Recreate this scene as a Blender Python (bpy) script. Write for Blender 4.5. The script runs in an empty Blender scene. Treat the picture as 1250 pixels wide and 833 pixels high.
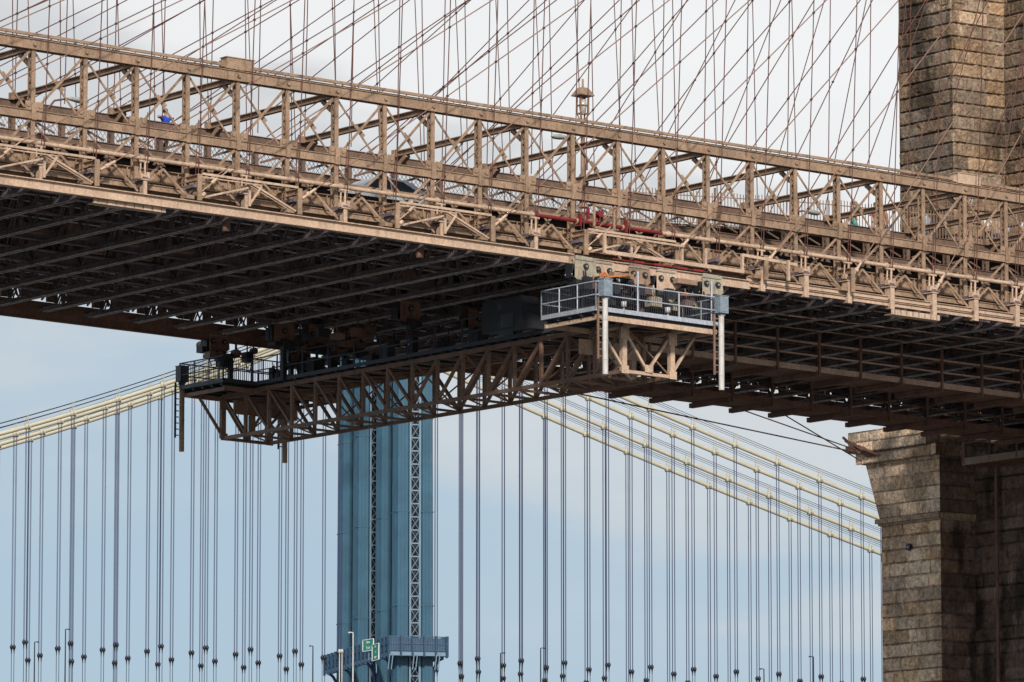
import bpy, bmesh, math, random
import numpy as np
from mathutils import Vector, Matrix
random.seed(7)
R = math.radians
S = bpy.context.scene
COL = S.collection

# ------------------------------------------------------------------ camera
G = 0.0301            # grade of the deck, falling towards the stone tower
D = 2.286             # truss panel
CAM = np.array([-104.38, -177.84, -37.61])
YAW, PITCH, FPX = 0.6187, 0.1288, 6747.0
cd = bpy.data.cameras.new('camera'); cam = bpy.data.objects.new('camera', cd); COL.objects.link(cam)
cam.location = CAM
cam.rotation_euler = (math.pi/2 + PITCH, 0, -YAW)
cd.sensor_width = 36.0; cd.lens = FPX/1250*36.0
cd.clip_start = 1.0; cd.clip_end = 30000
S.camera = cam
S.render.resolution_x = 1024; S.render.resolution_y = 682

# ------------------------------------------------------------------ sky and sun
SUN = Vector((-0.45, -0.75, 0.53)).normalized()
elev = math.asin(SUN.z); azim = math.atan2(SUN.x, SUN.y)
w = bpy.data.worlds.new('World'); S.world = w; w.use_nodes = True
nt = w.node_tree; nt.nodes.clear()
def N(t, **k):
    n = nt.nodes.new(t)
    for a, b in k.items(): setattr(n, a, b)
    return n
out = N('ShaderNodeOutputWorld'); mix = N('ShaderNodeMixShader')
sky = N('ShaderNodeTexSky', sky_type='NISHITA', sun_disc=False); sky.sun_elevation = elev; sky.sun_rotation = azim
bsky = N('ShaderNodeBackground'); bsky.inputs[1].default_value = 0.08
bcl = N('ShaderNodeBackground'); bcl.inputs[1].default_value = 1.0
tc = N('ShaderNodeTexCoord'); sep = N('ShaderNodeSeparateXYZ')
mp = N('ShaderNodeMapping'); mp.inputs['Scale'].default_value = (8, 8, 24)
noi = N('ShaderNodeTexNoise'); noi.inputs['Scale'].default_value = 2.0; noi.inputs['Detail'].default_value = 5; noi.inputs['Roughness'].default_value = .5
L = nt.links.new
L(tc.outputs['Generated'], sep.inputs[0]); L(tc.outputs['Generated'], mp.inputs[0]); L(mp.outputs[0], noi.inputs[0])
m1 = N('ShaderNodeMath', operation='MULTIPLY_ADD'); m1.inputs[1].default_value = 0.095; L(noi.outputs[0], m1.inputs[0]); L(sep.outputs[2], m1.inputs[2])
# the cloud deck is greyer towards the left of the view (more clouds, away from the tower)
dotl = N('ShaderNodeVectorMath', operation='DOT_PRODUCT'); dotl.inputs[1].default_value = (math.cos(YAW), -math.sin(YAW), 0)
L(tc.outputs['Generated'], dotl.inputs[0])
m2 = N('ShaderNodeMath', operation='MULTIPLY_ADD'); m2.inputs[1].default_value = 0.25; L(dotl.outputs['Value'], m2.inputs[0]); L(m1.outputs[0], m2.inputs[2])
ramp = N('ShaderNodeValToRGB'); ramp.color_ramp.interpolation = 'EASE'
els = ramp.color_ramp.elements
els[0].position = 0.095; els[0].color = (.43, .57, .70, 1)
els[1].position = 0.122; els[1].color = (.46, .585, .70, 1)
for p, c in ((.143, (.575, .645, .705)), (.160, (.64, .69, .735)), (.186, (.68, .69, .70)), (.206, (.90, .905, .905)), (.26, (.95, .955, .955)), (.42, (.72, .76, .82)), (.9, (.38, .46, .60))):
    e = els.new(p); e.color = c+(1,)
for e in els: e.position = min(1, e.position+.015)
L(m2.outputs[0], ramp.inputs[0]); L(ramp.outputs[0], bcl.inputs[0]); L(sky.outputs[0], bsky.inputs[0])
mix.inputs[0].default_value = 0.93
L(bsky.outputs[0], mix.inputs[1]); L(bcl.outputs[0], mix.inputs[2]); L(mix.outputs[0], out.inputs[0])
sd = bpy.data.lights.new('sun', 'SUN'); sd.energy = 4.4; sd.angle = R(5); sd.color = (1, .925, .83)
so = bpy.data.objects.new('sun', sd); COL.objects.link(so); so.rotation_euler = SUN.to_track_quat('Z', 'Y').to_euler()
S.view_settings.view_transform = 'Standard'; S.view_settings.look = 'None'; S.view_settings.gamma = 1
S.view_settings.use_curve_mapping = False
S.view_settings.exposure = 0.0

# ------------------------------------------------------------------ materials
def mat(name, col, rough=.6, metal=0., var=.25, scale=1.2, col2=None, dirt=None, dirt_amt=0., bump=.0, bscale=20, vcol=False, spec=.4, grain=.32):
    m = bpy.data.materials.new(name); m.use_nodes = True; t = m.node_tree; b = t.nodes['Principled BSDF']
    b.inputs['Roughness'].default_value = rough; b.inputs['Metallic'].default_value = metal
    b.inputs['Specular IOR Level'].default_value = spec
    co = t.nodes.new('ShaderNodeTexCoord')
    geo = t.nodes.new('ShaderNodeNewGeometry')
    n = t.nodes.new('ShaderNodeTexNoise'); n.inputs['Scale'].default_value = scale; n.inputs['Detail'].default_value = 6
    t.links.new(geo.outputs['Position'], n.inputs[0])
    mx = t.nodes.new('ShaderNodeMix'); mx.data_type = 'RGBA'
    c2 = col2 or tuple(c*(1-var) for c in col)
    mx.inputs[6].default_value = tuple(col)+(1,); mx.inputs[7].default_value = tuple(c2)+(1,)
    r = t.nodes.new('ShaderNodeValToRGB'); r.color_ramp.elements[0].position = .35; r.color_ramp.elements[1].position = .65
    t.links.new(n.outputs[0], r.inputs[0]); t.links.new(r.outputs[0], mx.inputs[0])
    cur = mx.outputs[2]
    if grain:
        ng = t.nodes.new('ShaderNodeTexNoise'); ng.inputs['Scale'].default_value = 11; ng.inputs['Detail'].default_value = 4; ng.inputs['Roughness'].default_value = .7
        t.links.new(geo.outputs['Position'], ng.inputs[0])
        rg = t.nodes.new('ShaderNodeMapRange'); rg.inputs['From Min'].default_value = .3; rg.inputs['From Max'].default_value = .7; rg.inputs['To Min'].default_value = 1-grain; rg.inputs['To Max'].default_value = 1+grain*.6
        t.links.new(ng.outputs[0], rg.inputs[0]); mg = t.nodes.new('ShaderNodeVectorMath'); mg.operation = 'SCALE'
        t.links.new(cur, mg.inputs[0]); t.links.new(rg.outputs[0], mg.inputs['Scale']); cur = mg.outputs[0]
    if vcol:
        a = t.nodes.new('ShaderNodeAttribute'); a.attribute_name = 'block'
        mm = t.nodes.new('ShaderNodeMix'); mm.data_type = 'RGBA'; mm.blend_type = 'MULTIPLY'; mm.inputs[0].default_value = 1
        t.links.new(a.outputs['Color'], mm.inputs[6]); t.links.new(cur, mm.inputs[7]); cur = mm.outputs[2]
    if dirt:
        mp = t.nodes.new('ShaderNodeMapping'); mp.inputs['Scale'].default_value = (1.5, 1.5, .35)
        n2 = t.nodes.new('ShaderNodeTexNoise'); n2.inputs['Scale'].default_value = 3.2; n2.inputs['Detail'].default_value = 8; n2.inputs['Roughness'].default_value = .65
        t.links.new(geo.outputs['Position'], mp.inputs[0]); t.links.new(mp.outputs[0], n2.inputs[0])
        r2 = t.nodes.new('ShaderNodeValToRGB'); r2.color_ramp.elements[0].position = .52; r2.color_ramp.elements[1].position = .72
        r2.color_ramp.elements[1].color = (dirt_amt,)*3+(1,)
        t.links.new(n2.outputs[0], r2.inputs[0])
        md = t.nodes.new('ShaderNodeMix'); md.data_type = 'RGBA'; md.inputs[7].default_value = tuple(dirt)+(1,)
        t.links.new(r2.outputs[0], md.inputs[0]); t.links.new(cur, md.inputs[6]); cur = md.outputs[2]
    t.links.new(cur, b.inputs['Base Color'])
    if bump:
        n3 = t.nodes.new('ShaderNodeTexNoise'); n3.inputs['Scale'].default_value = bscale; n3.inputs['Detail'].default_value = 8
        t.links.new(geo.outputs['Position'], n3.inputs[0])
        bp = t.nodes.new('ShaderNodeBump'); bp.inputs['Strength'].default_value = bump; bp.inputs['Distance'].default_value = .07
        t.links.new(n3.outputs[0], bp.inputs['Height']); t.links.new(bp.outputs[0], b.inputs['Normal'])
    return m
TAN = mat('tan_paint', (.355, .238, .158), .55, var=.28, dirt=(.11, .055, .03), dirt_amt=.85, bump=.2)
TAN3 = mat('shaded_tan_paint', (.185, .118, .085), .7, var=.35, dirt=(.06, .035, .025), dirt_amt=.8)  # tan paint darkened: shade under the promenade put into the colour
TAN2 = mat('worn_tan_paint', (.33, .215, .145), .65, var=.3, dirt=(.10, .05, .03), dirt_amt=.85, bump=.2)
FLNG = mat('highlight_flange_paint', (.62, .57, .55), .6, var=.5, scale=3, dirt=(.08, .06, .055), dirt_amt=.8)  # pale colour paints the highlights on flange edges and short plates
UND = mat('shaded_brown_paint', (.185, .150, .165), .8, var=.4, dirt=(.05, .03, .025), dirt_amt=.8, bump=.2, spec=.15)  # same bridge paint with the underside shade put into the colour
DECKU = mat('dark_deck_slab', (.018, .016, .02), .9, var=.3)  # near-black slab colour, contrasting with the paler lattice
MARO = mat('maroon_steel', (.20, .115, .088), .75, var=.35, dirt=(.07, .035, .028), dirt_amt=.7, spec=.2)
PINKB = mat('pinkish_board_paint', (.46, .31, .235), .7, var=.3, dirt=(.15, .09, .07), dirt_amt=.6)
CABLE = mat('stay_rope', (.12, .042, .030), .6, var=.2)
ROPEN = mat('tan_stay_rope', (.25, .14, .10), .6, var=.2)
KNOT = mat('clamp_iron', (.06, .035, .035), .6)
RED = mat('red_pipe_paint', (.22, .02, .02), .45, var=.25, dirt=(.2, .02, .02), dirt_amt=.6)
GALV = mat('galvanised_steel', (.46, .50, .55), .45, metal=.25, var=.15, dirt=(.25, .25, .26), dirt_amt=.5)
WHITE = mat('white_tube', (.56, .54, .515), .5, var=.15, scale=2, grain=.08, dirt=(.28, .22, .17), dirt_amt=.7)
BLUEB = mat('pale_blue_box', (.24, .295, .35), .45, var=.2, scale=4, dirt=(.14, .15, .16), dirt_amt=.6)
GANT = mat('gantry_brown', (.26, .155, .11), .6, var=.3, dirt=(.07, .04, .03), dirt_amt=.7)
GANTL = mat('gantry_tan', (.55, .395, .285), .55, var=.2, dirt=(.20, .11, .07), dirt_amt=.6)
DARK = mat('dark_machinery', (.022, .024, .03), .5, var=.3)
DKRAIL = mat('dark_rail_paint', (.05, .055, .07), .5, var=.2)
OLIVE = mat('grey_green_plate', (.40, .345, .25), .5, var=.3, dirt=(.08, .07, .06), dirt_amt=.7)
ORANGE = mat('orange_paint', (.55, .19, .06), .5)
STEEL = mat('bright_steel', (.45, .42, .36), .3, metal=.6)
MB = mat('blue_steel_paint', (.030, .105, .168), .5, var=.22, scale=.4, dirt=(.03, .06, .09), dirt_amt=.5)
MBL = mat('pale_blue_steel', (.16, .25, .33), .5, var=.15, scale=.5)
MBM = mat('mid_blue_railing', (.045, .10, .17), .5)
MBW = mat('dark_blue_walkway', (.05, .09, .16), .5, var=.2)
CREAM = mat('cream_cable_wrap', (.47, .44, .335), .5, var=.12, scale=.5, dirt=(.36, .31, .2), dirt_amt=.4)
ROPE = mat('blue_grey_rope', (.045, .055, .125), .6, var=.2)
SOCK = mat('black_socket', (.012, .013, .02), .5)
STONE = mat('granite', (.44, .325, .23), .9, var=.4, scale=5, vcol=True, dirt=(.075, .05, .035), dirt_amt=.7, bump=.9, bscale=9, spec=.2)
STONEL = mat('lit_granite', (.70, .52, .37), .9, var=.4, scale=5, vcol=True, dirt=(.10, .065, .045), dirt_amt=.7, bump=.9, bscale=9, spec=.2)  # granite made paler: open-sky light on lower span-facing faces painted in
STONEM = mat('shaded_weathered_granite', (.27, .20, .145), .9, var=.4, scale=5, vcol=True, dirt=(.06, .042, .03), dirt_amt=.7, bump=.9, bscale=9, spec=.2)  # upper span-facing granite: soot tone plus shade put into the colour
STONES = mat('shaded_granite', (.21, .15, .125), .9, var=.35, scale=2.6, vcol=True, dirt=(.05, .035, .03), dirt_amt=.8, bump=.9, bscale=9, spec=.2)  # granite darkened: shade beneath the deck put into the colour
ASPH = mat('asphalt', (.05, .05, .05), .9)
WOOD = mat('grey_planks', (.22, .18, .14), .8)
GREEN = mat('green_sign', (.02, .30, .20), .5)
LETW = mat('white_letters', (.8, .85, .83), .5)
GREY = mat('lamp_grey', (.33, .35, .33), .4)
GLASS = mat('lamp_glass', (.55, .52, .45), .2)
SILV = mat('silver_car_paint', (.62, .64, .66), .25, metal=.4)
CARG = mat('car_glass', (.03, .04, .05), .08, spec=.8)
TYRE = mat('rubber', (.02, .02, .02), .8)
SKIN = mat('skin', (.45, .27, .19), .6)
HAIR = mat('dark_hair', (.03, .02, .015), .7)
def cloth(n, c): return mat(n, c, .85, var=.15, scale=6)

# ------------------------------------------------------------------ mesh helpers
def W(p): return (p[0], p[1], p[2]-G*p[0])
class M:
    """collects boxes, bars and tubes; points are (u, v, w) on the graded bridge axes unless flat"""
    def __init__(s, flat=False): s.v = []; s.f = []; s.mi = []; s.flat = flat; s.cur = 0; s.sm = []
    def T(s, p): return Vector(p) if s.flat else Vector(W(p))
    def _add(s, vs, fs, smooth=False):
        o = len(s.v); s.v += [tuple(x) for x in vs]
        for f in fs: s.f.append(tuple(o+i for i in f)); s.mi.append(s.cur); s.sm.append(smooth)
    def box(s, a, b):
        (x0, y0, z0), (x1, y1, z1) = a, b
        P = [(x0,y0,z0),(x1,y0,z0),(x1,y1,z0),(x0,y1,z0),(x0,y0,z1),(x1,y0,z1),(x1,y1,z1),(x0,y1,z1)]
        s._add([s.T(p) for p in P], [(3,2,1,0),(4,5,6,7),(0,1,5,4),(1,2,6,5),(2,3,7,6),(3,0,4,7)])
    def bar(s, p, q, a, b=None, up=(0, 0, 1)):
        """prism p->q, a = width across, b = height along 'up'"""
        b = a if b is None else b
        p = s.T(p); q = s.T(q); d = (q-p)
        if d.length < 1e-6: return
        d.normalize(); up = Vector(up)
        if abs(d.dot(up)) > .97: up = Vector((1, 0, 0))
        r = d.cross(up).normalized(); n = r.cross(d).normalized()
        V = [c + r*(i*a/2) + n*(j*b/2) for c in (p, q) for i, j in ((-1,-1),(1,-1),(1,1),(-1,1))]
        s._add(V, [(3,2,1,0),(4,5,6,7),(0,1,5,4),(1,2,6,5),(2,3,7,6),(3,0,4,7)])
    def tube(s, p, q, r, n=8, r2=None):
        r2 = r if r2 is None else r2
        p = s.T(p); q = s.T(q); d = (q-p).normalized(); up = Vector((0,0,1)) if abs(d.z) < .95 else Vector((1,0,0))
        x = d.cross(up).normalized(); y = x.cross(d)
        V = [c + (x*math.cos(2*math.pi*i/n)+y*math.sin(2*math.pi*i/n))*rr for c, rr in ((p, r), (q, r2)) for i in range(n)]
        s._add(V, [(i, (i+1) % n, n+(i+1) % n, n+i) for i in range(n)], True)
        s._add([V[i] for i in range(n)], [tuple(range(n-1, -1, -1))]); s._add([V[n+i] for i in range(n)], [tuple(range(n))])
    def path(s, pts, r, n=6):
        for a, b in zip(pts, pts[1:]): s.tube(a, b, r, n)
    def ibeam(s, p, q, h, fw, t=.03, up=(0,0,1)):
        """I section: web and two flanges butted"""
        P = s.T(p); Q = s.T(q); d = (Q-P).normalized(); upv = Vector(up)
        if abs(d.dot(upv)) > .97: upv = Vector((1,0,0))
        r = d.cross(upv).normalized(); n = r.cross(d)
        f = s.flat; s.flat = True
        s.bar(P, Q, t*.7, h-2*t, n); s.bar(P+n*(h/2-t/2), Q+n*(h/2-t/2), fw, t, n); s.bar(P-n*(h/2-t/2), Q-n*(h/2-t/2), fw, t, n)
        s.flat = f
    def lathe(s, base, prof, n=12):
        """prof: (r, z) list, about a vertical axis at base"""
        B = s.T(base); V = []
        for r, z in prof: V += [B+Vector((r*math.cos(2*math.pi*i/n), r*math.sin(2*math.pi*i/n), z)) for i in range(n)]
        F = [(k*n+i, k*n+(i+1) % n, (k+1)*n+(i+1) % n, (k+1)*n+i) for k in range(len(prof)-1) for i in range(n)]
        s._add(V, F, True)
    def poly(s, pts, off):
        """flat polygon extruded by off"""
        P = [s.T(p) for p in pts]; o = Vector(off); n = len(P)
        s._add(P+[p+o for p in P], [tuple(range(n-1,-1,-1)), tuple(range(n, 2*n))]+[(i, (i+1) % n, n+(i+1) % n, n+i) for i in range(n)])
def build(name, mb, mats, parent=None, base=None, loc=None):
    me = bpy.data.meshes.new(name)
    b = Vector(base) if base is not None else (Vector(parent['_b']) if parent is not None and '_b' in parent else Vector((0,0,0)))
    me.from_pydata([(x-b.x, y-b.y, z-b.z) for x, y, z in mb.v], [], mb.f)
    if not isinstance(mats, (list, tuple)): mats = [mats]
    for m in mats: me.materials.append(m)
    me.polygons.foreach_set('material_index', mb.mi)
    me.polygons.foreach_set('use_smooth', mb.sm)
    o = bpy.data.objects.new(name, me); COL.objects.link(o)
    if parent is not None: o.parent = parent; o['_b'] = tuple(b)
    else: o.location = b; o['_b'] = tuple(b)
    if loc: o.location = loc
    return o
def thing(name, label, cat, loc, group=None):
    o = bpy.data.objects.new(name, None); COL.objects.link(o); o.location = loc; o['_b'] = tuple(loc)
    o['label'] = label; o['category'] = cat; o.empty_display_size = .3
    if group: o['group'] = group
    return o
def tag(o, label, cat, group=None):
    o['label'] = label; o['category'] = cat
    if group: o['group'] = group
    return o
def copyp(o, parent, dx, kids=True):
    """copy a part (and its sub-parts) shifted by dx panels along the graded bridge"""
    c = o.copy(); COL.objects.link(c); c.parent = parent
    c.location = o.location + Vector(dx)
    if kids:
        for k in list(o.children):
            kk = k.copy(); COL.objects.link(kk); kk.parent = c
    return c
def sh(n, off=0.): return (n*D+off, 0, -G*(n*D+off))

# ------------------------------------------------------------------ water
m = M(True); m.box((-9000, -9000, -42.5), (9000, 9000, -41.5))
WATER = mat('river_water', (.09, .09, .08), .12, var=.2, bump=.5, bscale=.6, spec=.5)
o = build('water', m, WATER); o['kind'] = 'structure'; o['label'] = 'dark river water far below the bridges'

# ------------------------------------------------------------------ near bridge
BR = thing('suspension_bridge', 'tan steel truss bridge deck hung on a fan of thin wire stays', 'bridge', (0, 0, 0))
I0, I1 = -4, 38
U0, U1 = I0*D, I1*D
def post_mesh(v, w0, w1, side=-1):
    m = M(); a = .115
    m.box((-.085, v-.15, w0), (.085, v-.125, w1)); m.box((-.085, v+.125, w0), (.085, v+.15, w1))
    for x in (-.07, .07):
        for y in (v-.105, v+.105): m.box((x-.015, y-.02, w0), (x+.015, y+.02, w1))
    n = int((w1-w0)/.24)
    for k in range(n):
        z0 = w0+(w1-w0)*k/n; z1 = w0+(w1-w0)*(k+1)/n; e = 1 if k % 2 else -1
        for x in (-.07, .07): m.bar((x, v-a*e, z0), (x, v+a*e, z1), .05, .012, (1, 0, 0))
    return m
def chord_channel(m, v, w0, w1, u0, u1, wd=.3):
    """built-up chord: side plates with flange angles and a wider cover plate"""
    h = w1-w0
    m.bar((u0, v, w1-.015), (u1, v, w1-.015), wd+.12, .03)
    m.bar((u0, v-wd/2, (w0+w1)/2), (u1, v-wd/2, (w0+w1)/2), .03, h-.06)
    m.bar((u0, v+wd/2, (w0+w1)/2), (u1, v+wd/2, (w0+w1)/2), .03, h-.06)
    m.bar((u0, v-wd/2-.035, w0+.015), (u1, v-wd/2-.035, w0+.015), .10, .03)
    m.bar((u0, v+wd/2, w0+.015), (u1, v+wd/2, w0+.015), .06, .03)
def gusset(m, i, v, w, s=1.):
    u = i*D
    m.box((u-.36*s, v-.20, w-.02), (u-.12, v-.16, w+.30*s)); m.box((u+.12, v-.20, w-.02), (u+.42*s, v-.16, w+.30*s))
    m.tube((u-.24, v-.24, w+.16), (u-.24, v-.14, w+.16), .085, 8); m.tube((u+.26, v-.24, w+.14), (u+.26, v-.14, w+.14), .085, 8)
    m.box((u-.10, v-.235, w-.40), (u+.10, v-.205, w+.24))
def rivets(m, v, w, u0, u1, step=.3):
    n = int((u1-u0)/step)
    for k in range(n): u = u0+k*step; m.box((u-.02, v-.012, w-.02), (u+.02, v, w+.02))
def rope_bar(m, p, q, a, b, v): m.bar((p[0], v, p[1]), (q[0], v, q[1]), b, a, (0, 1, 0))

def make_truss(v, top0, top1, mid0, mid1, bot, detail, name='stiffening_truss', mt=TAN):
    m = M()
    chord_channel(m, v, top0, top1, U0, U1); chord_channel(m, v, mid0, mid1, U0, U1, .26)
    chord_channel(m, v, bot-.14, bot+.10, U0, U1, .26)
    for i in range(I0, I1+1):
        if detail:
            gusset(m, i, v, mid1+.02)
            m.tube((i*D, v-.24, (top0+top1)/2), (i*D, v-.14, (top0+top1)/2), .07, 8)
            m.box((i*D-.16, v-.235, top1+.002), (i*D+.16, v+.235, top1+.02))
    t = build(name, m, mt, BR)
    p = build('post', post_mesh(v, bot+.1, mid0, 1), mt, t); p2 = build('post', post_mesh(v, mid1, top0, 1), mt, t)
    x = M()
    z0, z1 = mid1+.12, top0-.03
    x.bar((.22, v-.10, z0), (D-.13, v-.10, z1), .03, .10); x.bar((.12, v+.05, z1), (D-.28, v+.05, z0), .035, .075)
    if detail: x.bar((D*.45, v+.05, z0+(z1-z0)*.55), (D*.62, v+.05, z0+(z1-z0)*.38), .05, .13)
    x = build('cross_brace', x, mt, t)
    y = M(); z0, z1 = bot+.05, mid0-.05
    y.bar((.15, v-.14, z0), (D-.15, v-.14, z1), .03, .095); y.bar((.15, v+.12, z1), (D-.15, v+.12, z0), .03, .08)
    y = build('cross_brace', y, mt, t)
    for i in range(I0, I1+1):
        if i == 0: continue
        for s_ in (p, p2): copyp(s_, t, sh(i))
        if i < I1:
            for s_ in (x, y): copyp(s_, t, sh(i))
    return t
TR = make_truss(0., .06, .47, -2.60, -2.25, -4.55, True)
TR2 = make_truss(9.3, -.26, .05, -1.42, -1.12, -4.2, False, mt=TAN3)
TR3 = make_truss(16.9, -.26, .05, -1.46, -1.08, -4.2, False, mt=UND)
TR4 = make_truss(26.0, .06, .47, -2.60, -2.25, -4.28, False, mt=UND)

# hand pipe above the top chord on small standards
m = M(); m.bar((U0, -.05, .66), (U1, -.05, .66), .11, .11)
for k in range(int((U1-U0)/1.14)): u = U0+k*1.14; m.box((u-.02, -.07, .49), (u+.02, -.03, .60))
m.bar((U0, .10, .56), (U1, .10, .56), .04, .04)
build('top_pipe', m, TAN, BR)
# long water pipe on the outside with clips and a red painted length
m = M(); m.tube((U0, -.42, -3.54), (23.0, -.42, -3.54), .085, 10); m.tube((29.4, -.42, -3.54), (U1, -.42, -3.54), .085, 10)
for i in range(I0, I1): m.tube((i*D-.06, -.42, -3.54), (i*D+.06, -.42, -3.54), .12, 10); m.bar((i*D, -.42, -3.54), (i*D, -.1, -3.54), .05)
build('water_pipe', m, GANTL, BR)
m = M(); m.tube((23.0, -.42, -3.54), (29.4, -.42, -3.54), .075, 10)
for u in (25.2, 27.5): m.tube((u-.07, -.42, -3.54), (u+.07, -.42, -3.54), .17, 10); m.box((u-.05, -.6, -3.75), (u+.05, -.45, -3.25))
m.tube((26.1, -.45, -3.5), (26.1, -.45, -3.05), .09, 8); m.tube((26.1, -.75, -3.17), (26.1, -.35, -3.17), .14, 10); m.box((25.6, -.5, -3.4), (25.72, -.42, -2.95))
m.tube((26.35, -.48, -3.45), (26.35, -.48, -3.0), .05, 6)
build('hydrant_valve', m, RED, BR)['label'] = 'red painted pipe length with valve'
m = M()
for a, b in (((25.75, -2.85), (26.75, -2.9)), ((25.75, -3.75), (26.75, -3.8)), ((25.75, -2.85), (25.75, -3.75)), ((26.75, -2.85), (26.75, -3.8))):
    m.bar((a[0], -.75, a[1]), (b[0], -.75, b[1]), .07, .09)
build('valve_guard', m, TAN, BR)

# outer roadway girder (plate with stiffeners) and chords beside it
m = M(); m.bar((U0, .62, -3.98), (U1, .62, -3.98), .03, .46); m.bar((U0, .60, -3.735), (U1, .60, -3.735), .22, .03); m.bar((U0, .60, -4.225), (U1, .60, -4.225), .22, .03)
u = U0
while u < U1: m.box((u-.02, .50, -4.2), (u+.02, .60, -3.76)); u += D/3
m.bar((U0, .35, -3.30), (U1, .35, -3.30), .10, .15)
m.bar((U0, .30, -4.75), (U1, .30, -4.75), .16, .16)
build('roadway_girder', m, TAN, BR)
m2 = M(); m2.bar((U0, 25.4, -3.98), (U1, 25.4, -3.98), .03, .46); m2.bar((U0, 25.4, -3.0), (U1, 25.4, -3.0), .1, .22)
m2.bar((U0, 26.3, -5.05), (U1, 26.3, -5.05), .03, .44); m2.bar((U0, 25.6, -4.06), (U1, 25.6, -4.06), .03, .52)
rg2 = random.Random(8)
for i in range(I0, I1):
    for k in range(12):
        a = (i+k/12)*D
        if k in (0, 1, 5, 6, 11) or rg2.random() < .2: m2.box((a, 25.5, -4.95), (a+.20, 25.53, -4.28))
        z = (-4.84, -4.30) if k % 2 else (-4.30, -4.84)
        m2.bar((a, 25.9, z[0]), (a+.19+rg2.uniform(-.05, .08), 25.85, z[1]), .05, .06, (0, 1, 0))
        if rg2.random() < .4: m2.bar((a, 25.7, -4.8), (a-.1, 25.7, -4.5), .05, .09, (0, 1, 0))
build('roadway_girder', m2, MARO, BR)
# road slabs
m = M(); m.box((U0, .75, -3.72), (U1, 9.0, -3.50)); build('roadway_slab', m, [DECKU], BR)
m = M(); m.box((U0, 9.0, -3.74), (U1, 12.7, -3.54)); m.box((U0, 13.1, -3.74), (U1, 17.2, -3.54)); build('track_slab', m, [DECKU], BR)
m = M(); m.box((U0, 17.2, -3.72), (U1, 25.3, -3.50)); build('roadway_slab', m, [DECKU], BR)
m = M(); m.box((U0, 9.0, -3.50), (U1, 9.15, -2.95)); build('roadway_barrier', m, UND, BR)
# promenade between the inner trusses: level, then ramping up towards the tower
def pf(u): return -1.13 if u < 35 else -1.13+min(u-35, 10)*.072+max(0, u-45)*.045
m = M(); us = [U0, 35]+[35+2*k for k in range(1, 27)]
for a, b in zip(us, us[1:]):
    m._add([m.T(p) for p in ((a, 9.5, pf(a)-.1), (b, 9.5, pf(b)-.1), (b, 16.7, pf(b)-.1), (a, 16.7, pf(a)-.1), (a, 9.5, pf(a)), (b, 9.5, pf(b)), (b, 16.7, pf(b)), (a, 16.7, pf(a)))], [(3,2,1,0),(4,5,6,7),(0,1,5,4),(1,2,6,5),(2,3,7,6),(3,0,4,7)])
build('promenade_deck', m, WOOD, BR)
m = M(); m.box((-.08, 9.46, -1.42), (.08, 16.74, -1.24)); pj = build('promenade_joist', m, TAN2, BR)
for i in range(I0, I1):
    if i: copyp(pj, BR, sh(i))
# floor beams: lattice girders with double-angle chords
def floor_beam():
    m = M()
    for s_ in (-.10, .10):
        m.cur = 1; m.box((s_-.022, .75, -5.335), (s_+.022, 25.9, -5.31)); m.cur = 0; m.box((s_-.06, .75, -5.31), (s_+.06, 25.9, -5.28)); m.box((s_-.015, .75, -5.28), (s_+.015, 25.9, -5.14))
    for s_ in (-.08, .08): m.box((s_-.07, .75, -3.90), (s_+.07, 25.9, -3.80))
    m.bar((0, -.78, -5.05), (0, .75, -5.26), .30, .12); m.box((-.12, -.8, -4.45), (.12, .75, -4.32)); m.bar((0, -.7, -4.45), (0, .75, -5.2), .08, .1)
    m.bar((0, 26.8, -5.05), (0, 25.9, -5.26), .30, .12); m.box((-.12, 25.9, -4.45), (.12, 26.8, -4.32))
    n = 26
    for k in range(n):
        y0 = .75+(25.1)*k/n; y1 = .75+25.1*(k+1)/n; a, b = (-5.2, -3.88) if k % 2 else (-3.88, -5.2)
        for s_ in (-.05, .05): m.bar((s_, y0, a), (s_, y1, b), .075, .03, (1, 0, 0))
        if k % 4 == 0: m.box((-.09, y0-.05, -5.2), (.09, y0+.05, -3.88))
    return m
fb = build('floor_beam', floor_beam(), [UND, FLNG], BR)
for i in range(I0, I1+1):
    if i: copyp(fb, BR, sh(i))
# stringers between the floor beams: some solid, some latticed
m = M(); rnd = random.Random(3)
SOL = (2.7, 6.4, 19.2, 23.0)
for v in SOL:
    m.bar((U0, v, -4.12), (U1, v, -4.12), .03, .42); m.bar((U0, v, -4.35), (U1, v, -4.35), .22, .03)
build('stringer', m, UND, BR)
for v in (1.5, 3.5, 4.9, 8.0, 18.0, 20.2, 22.0, 23.9):
    m = M()
    m.cur = 1; m.bar((U0, v, -4.745), (U1, v, -4.745), .16, .02); m.cur = 0; m.bar((U0, v, -4.70), (U1, v, -4.70), .03, .06); m.bar((U0, v, -3.95), (U1, v, -3.95), .14, .05)
    for i in range(I0, I1):
        for k in range(5):
            a = (i+k/5)*D; b = (i+(k+1)/5)*D; z = (-4.70, -3.97) if k % 2 else (-3.97, -4.70)
            m.bar((a, v, z[0]), (b, v, z[1]), .06, .035, (0, 1, 0))
            if k == 2: m.cur = 1; m.box((a, v-.16, -4.78), (a+.9, v+.04, -4.76)); m.cur = 0
    build('lattice_stringer', m, [UND, FLNG], BR)
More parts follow.
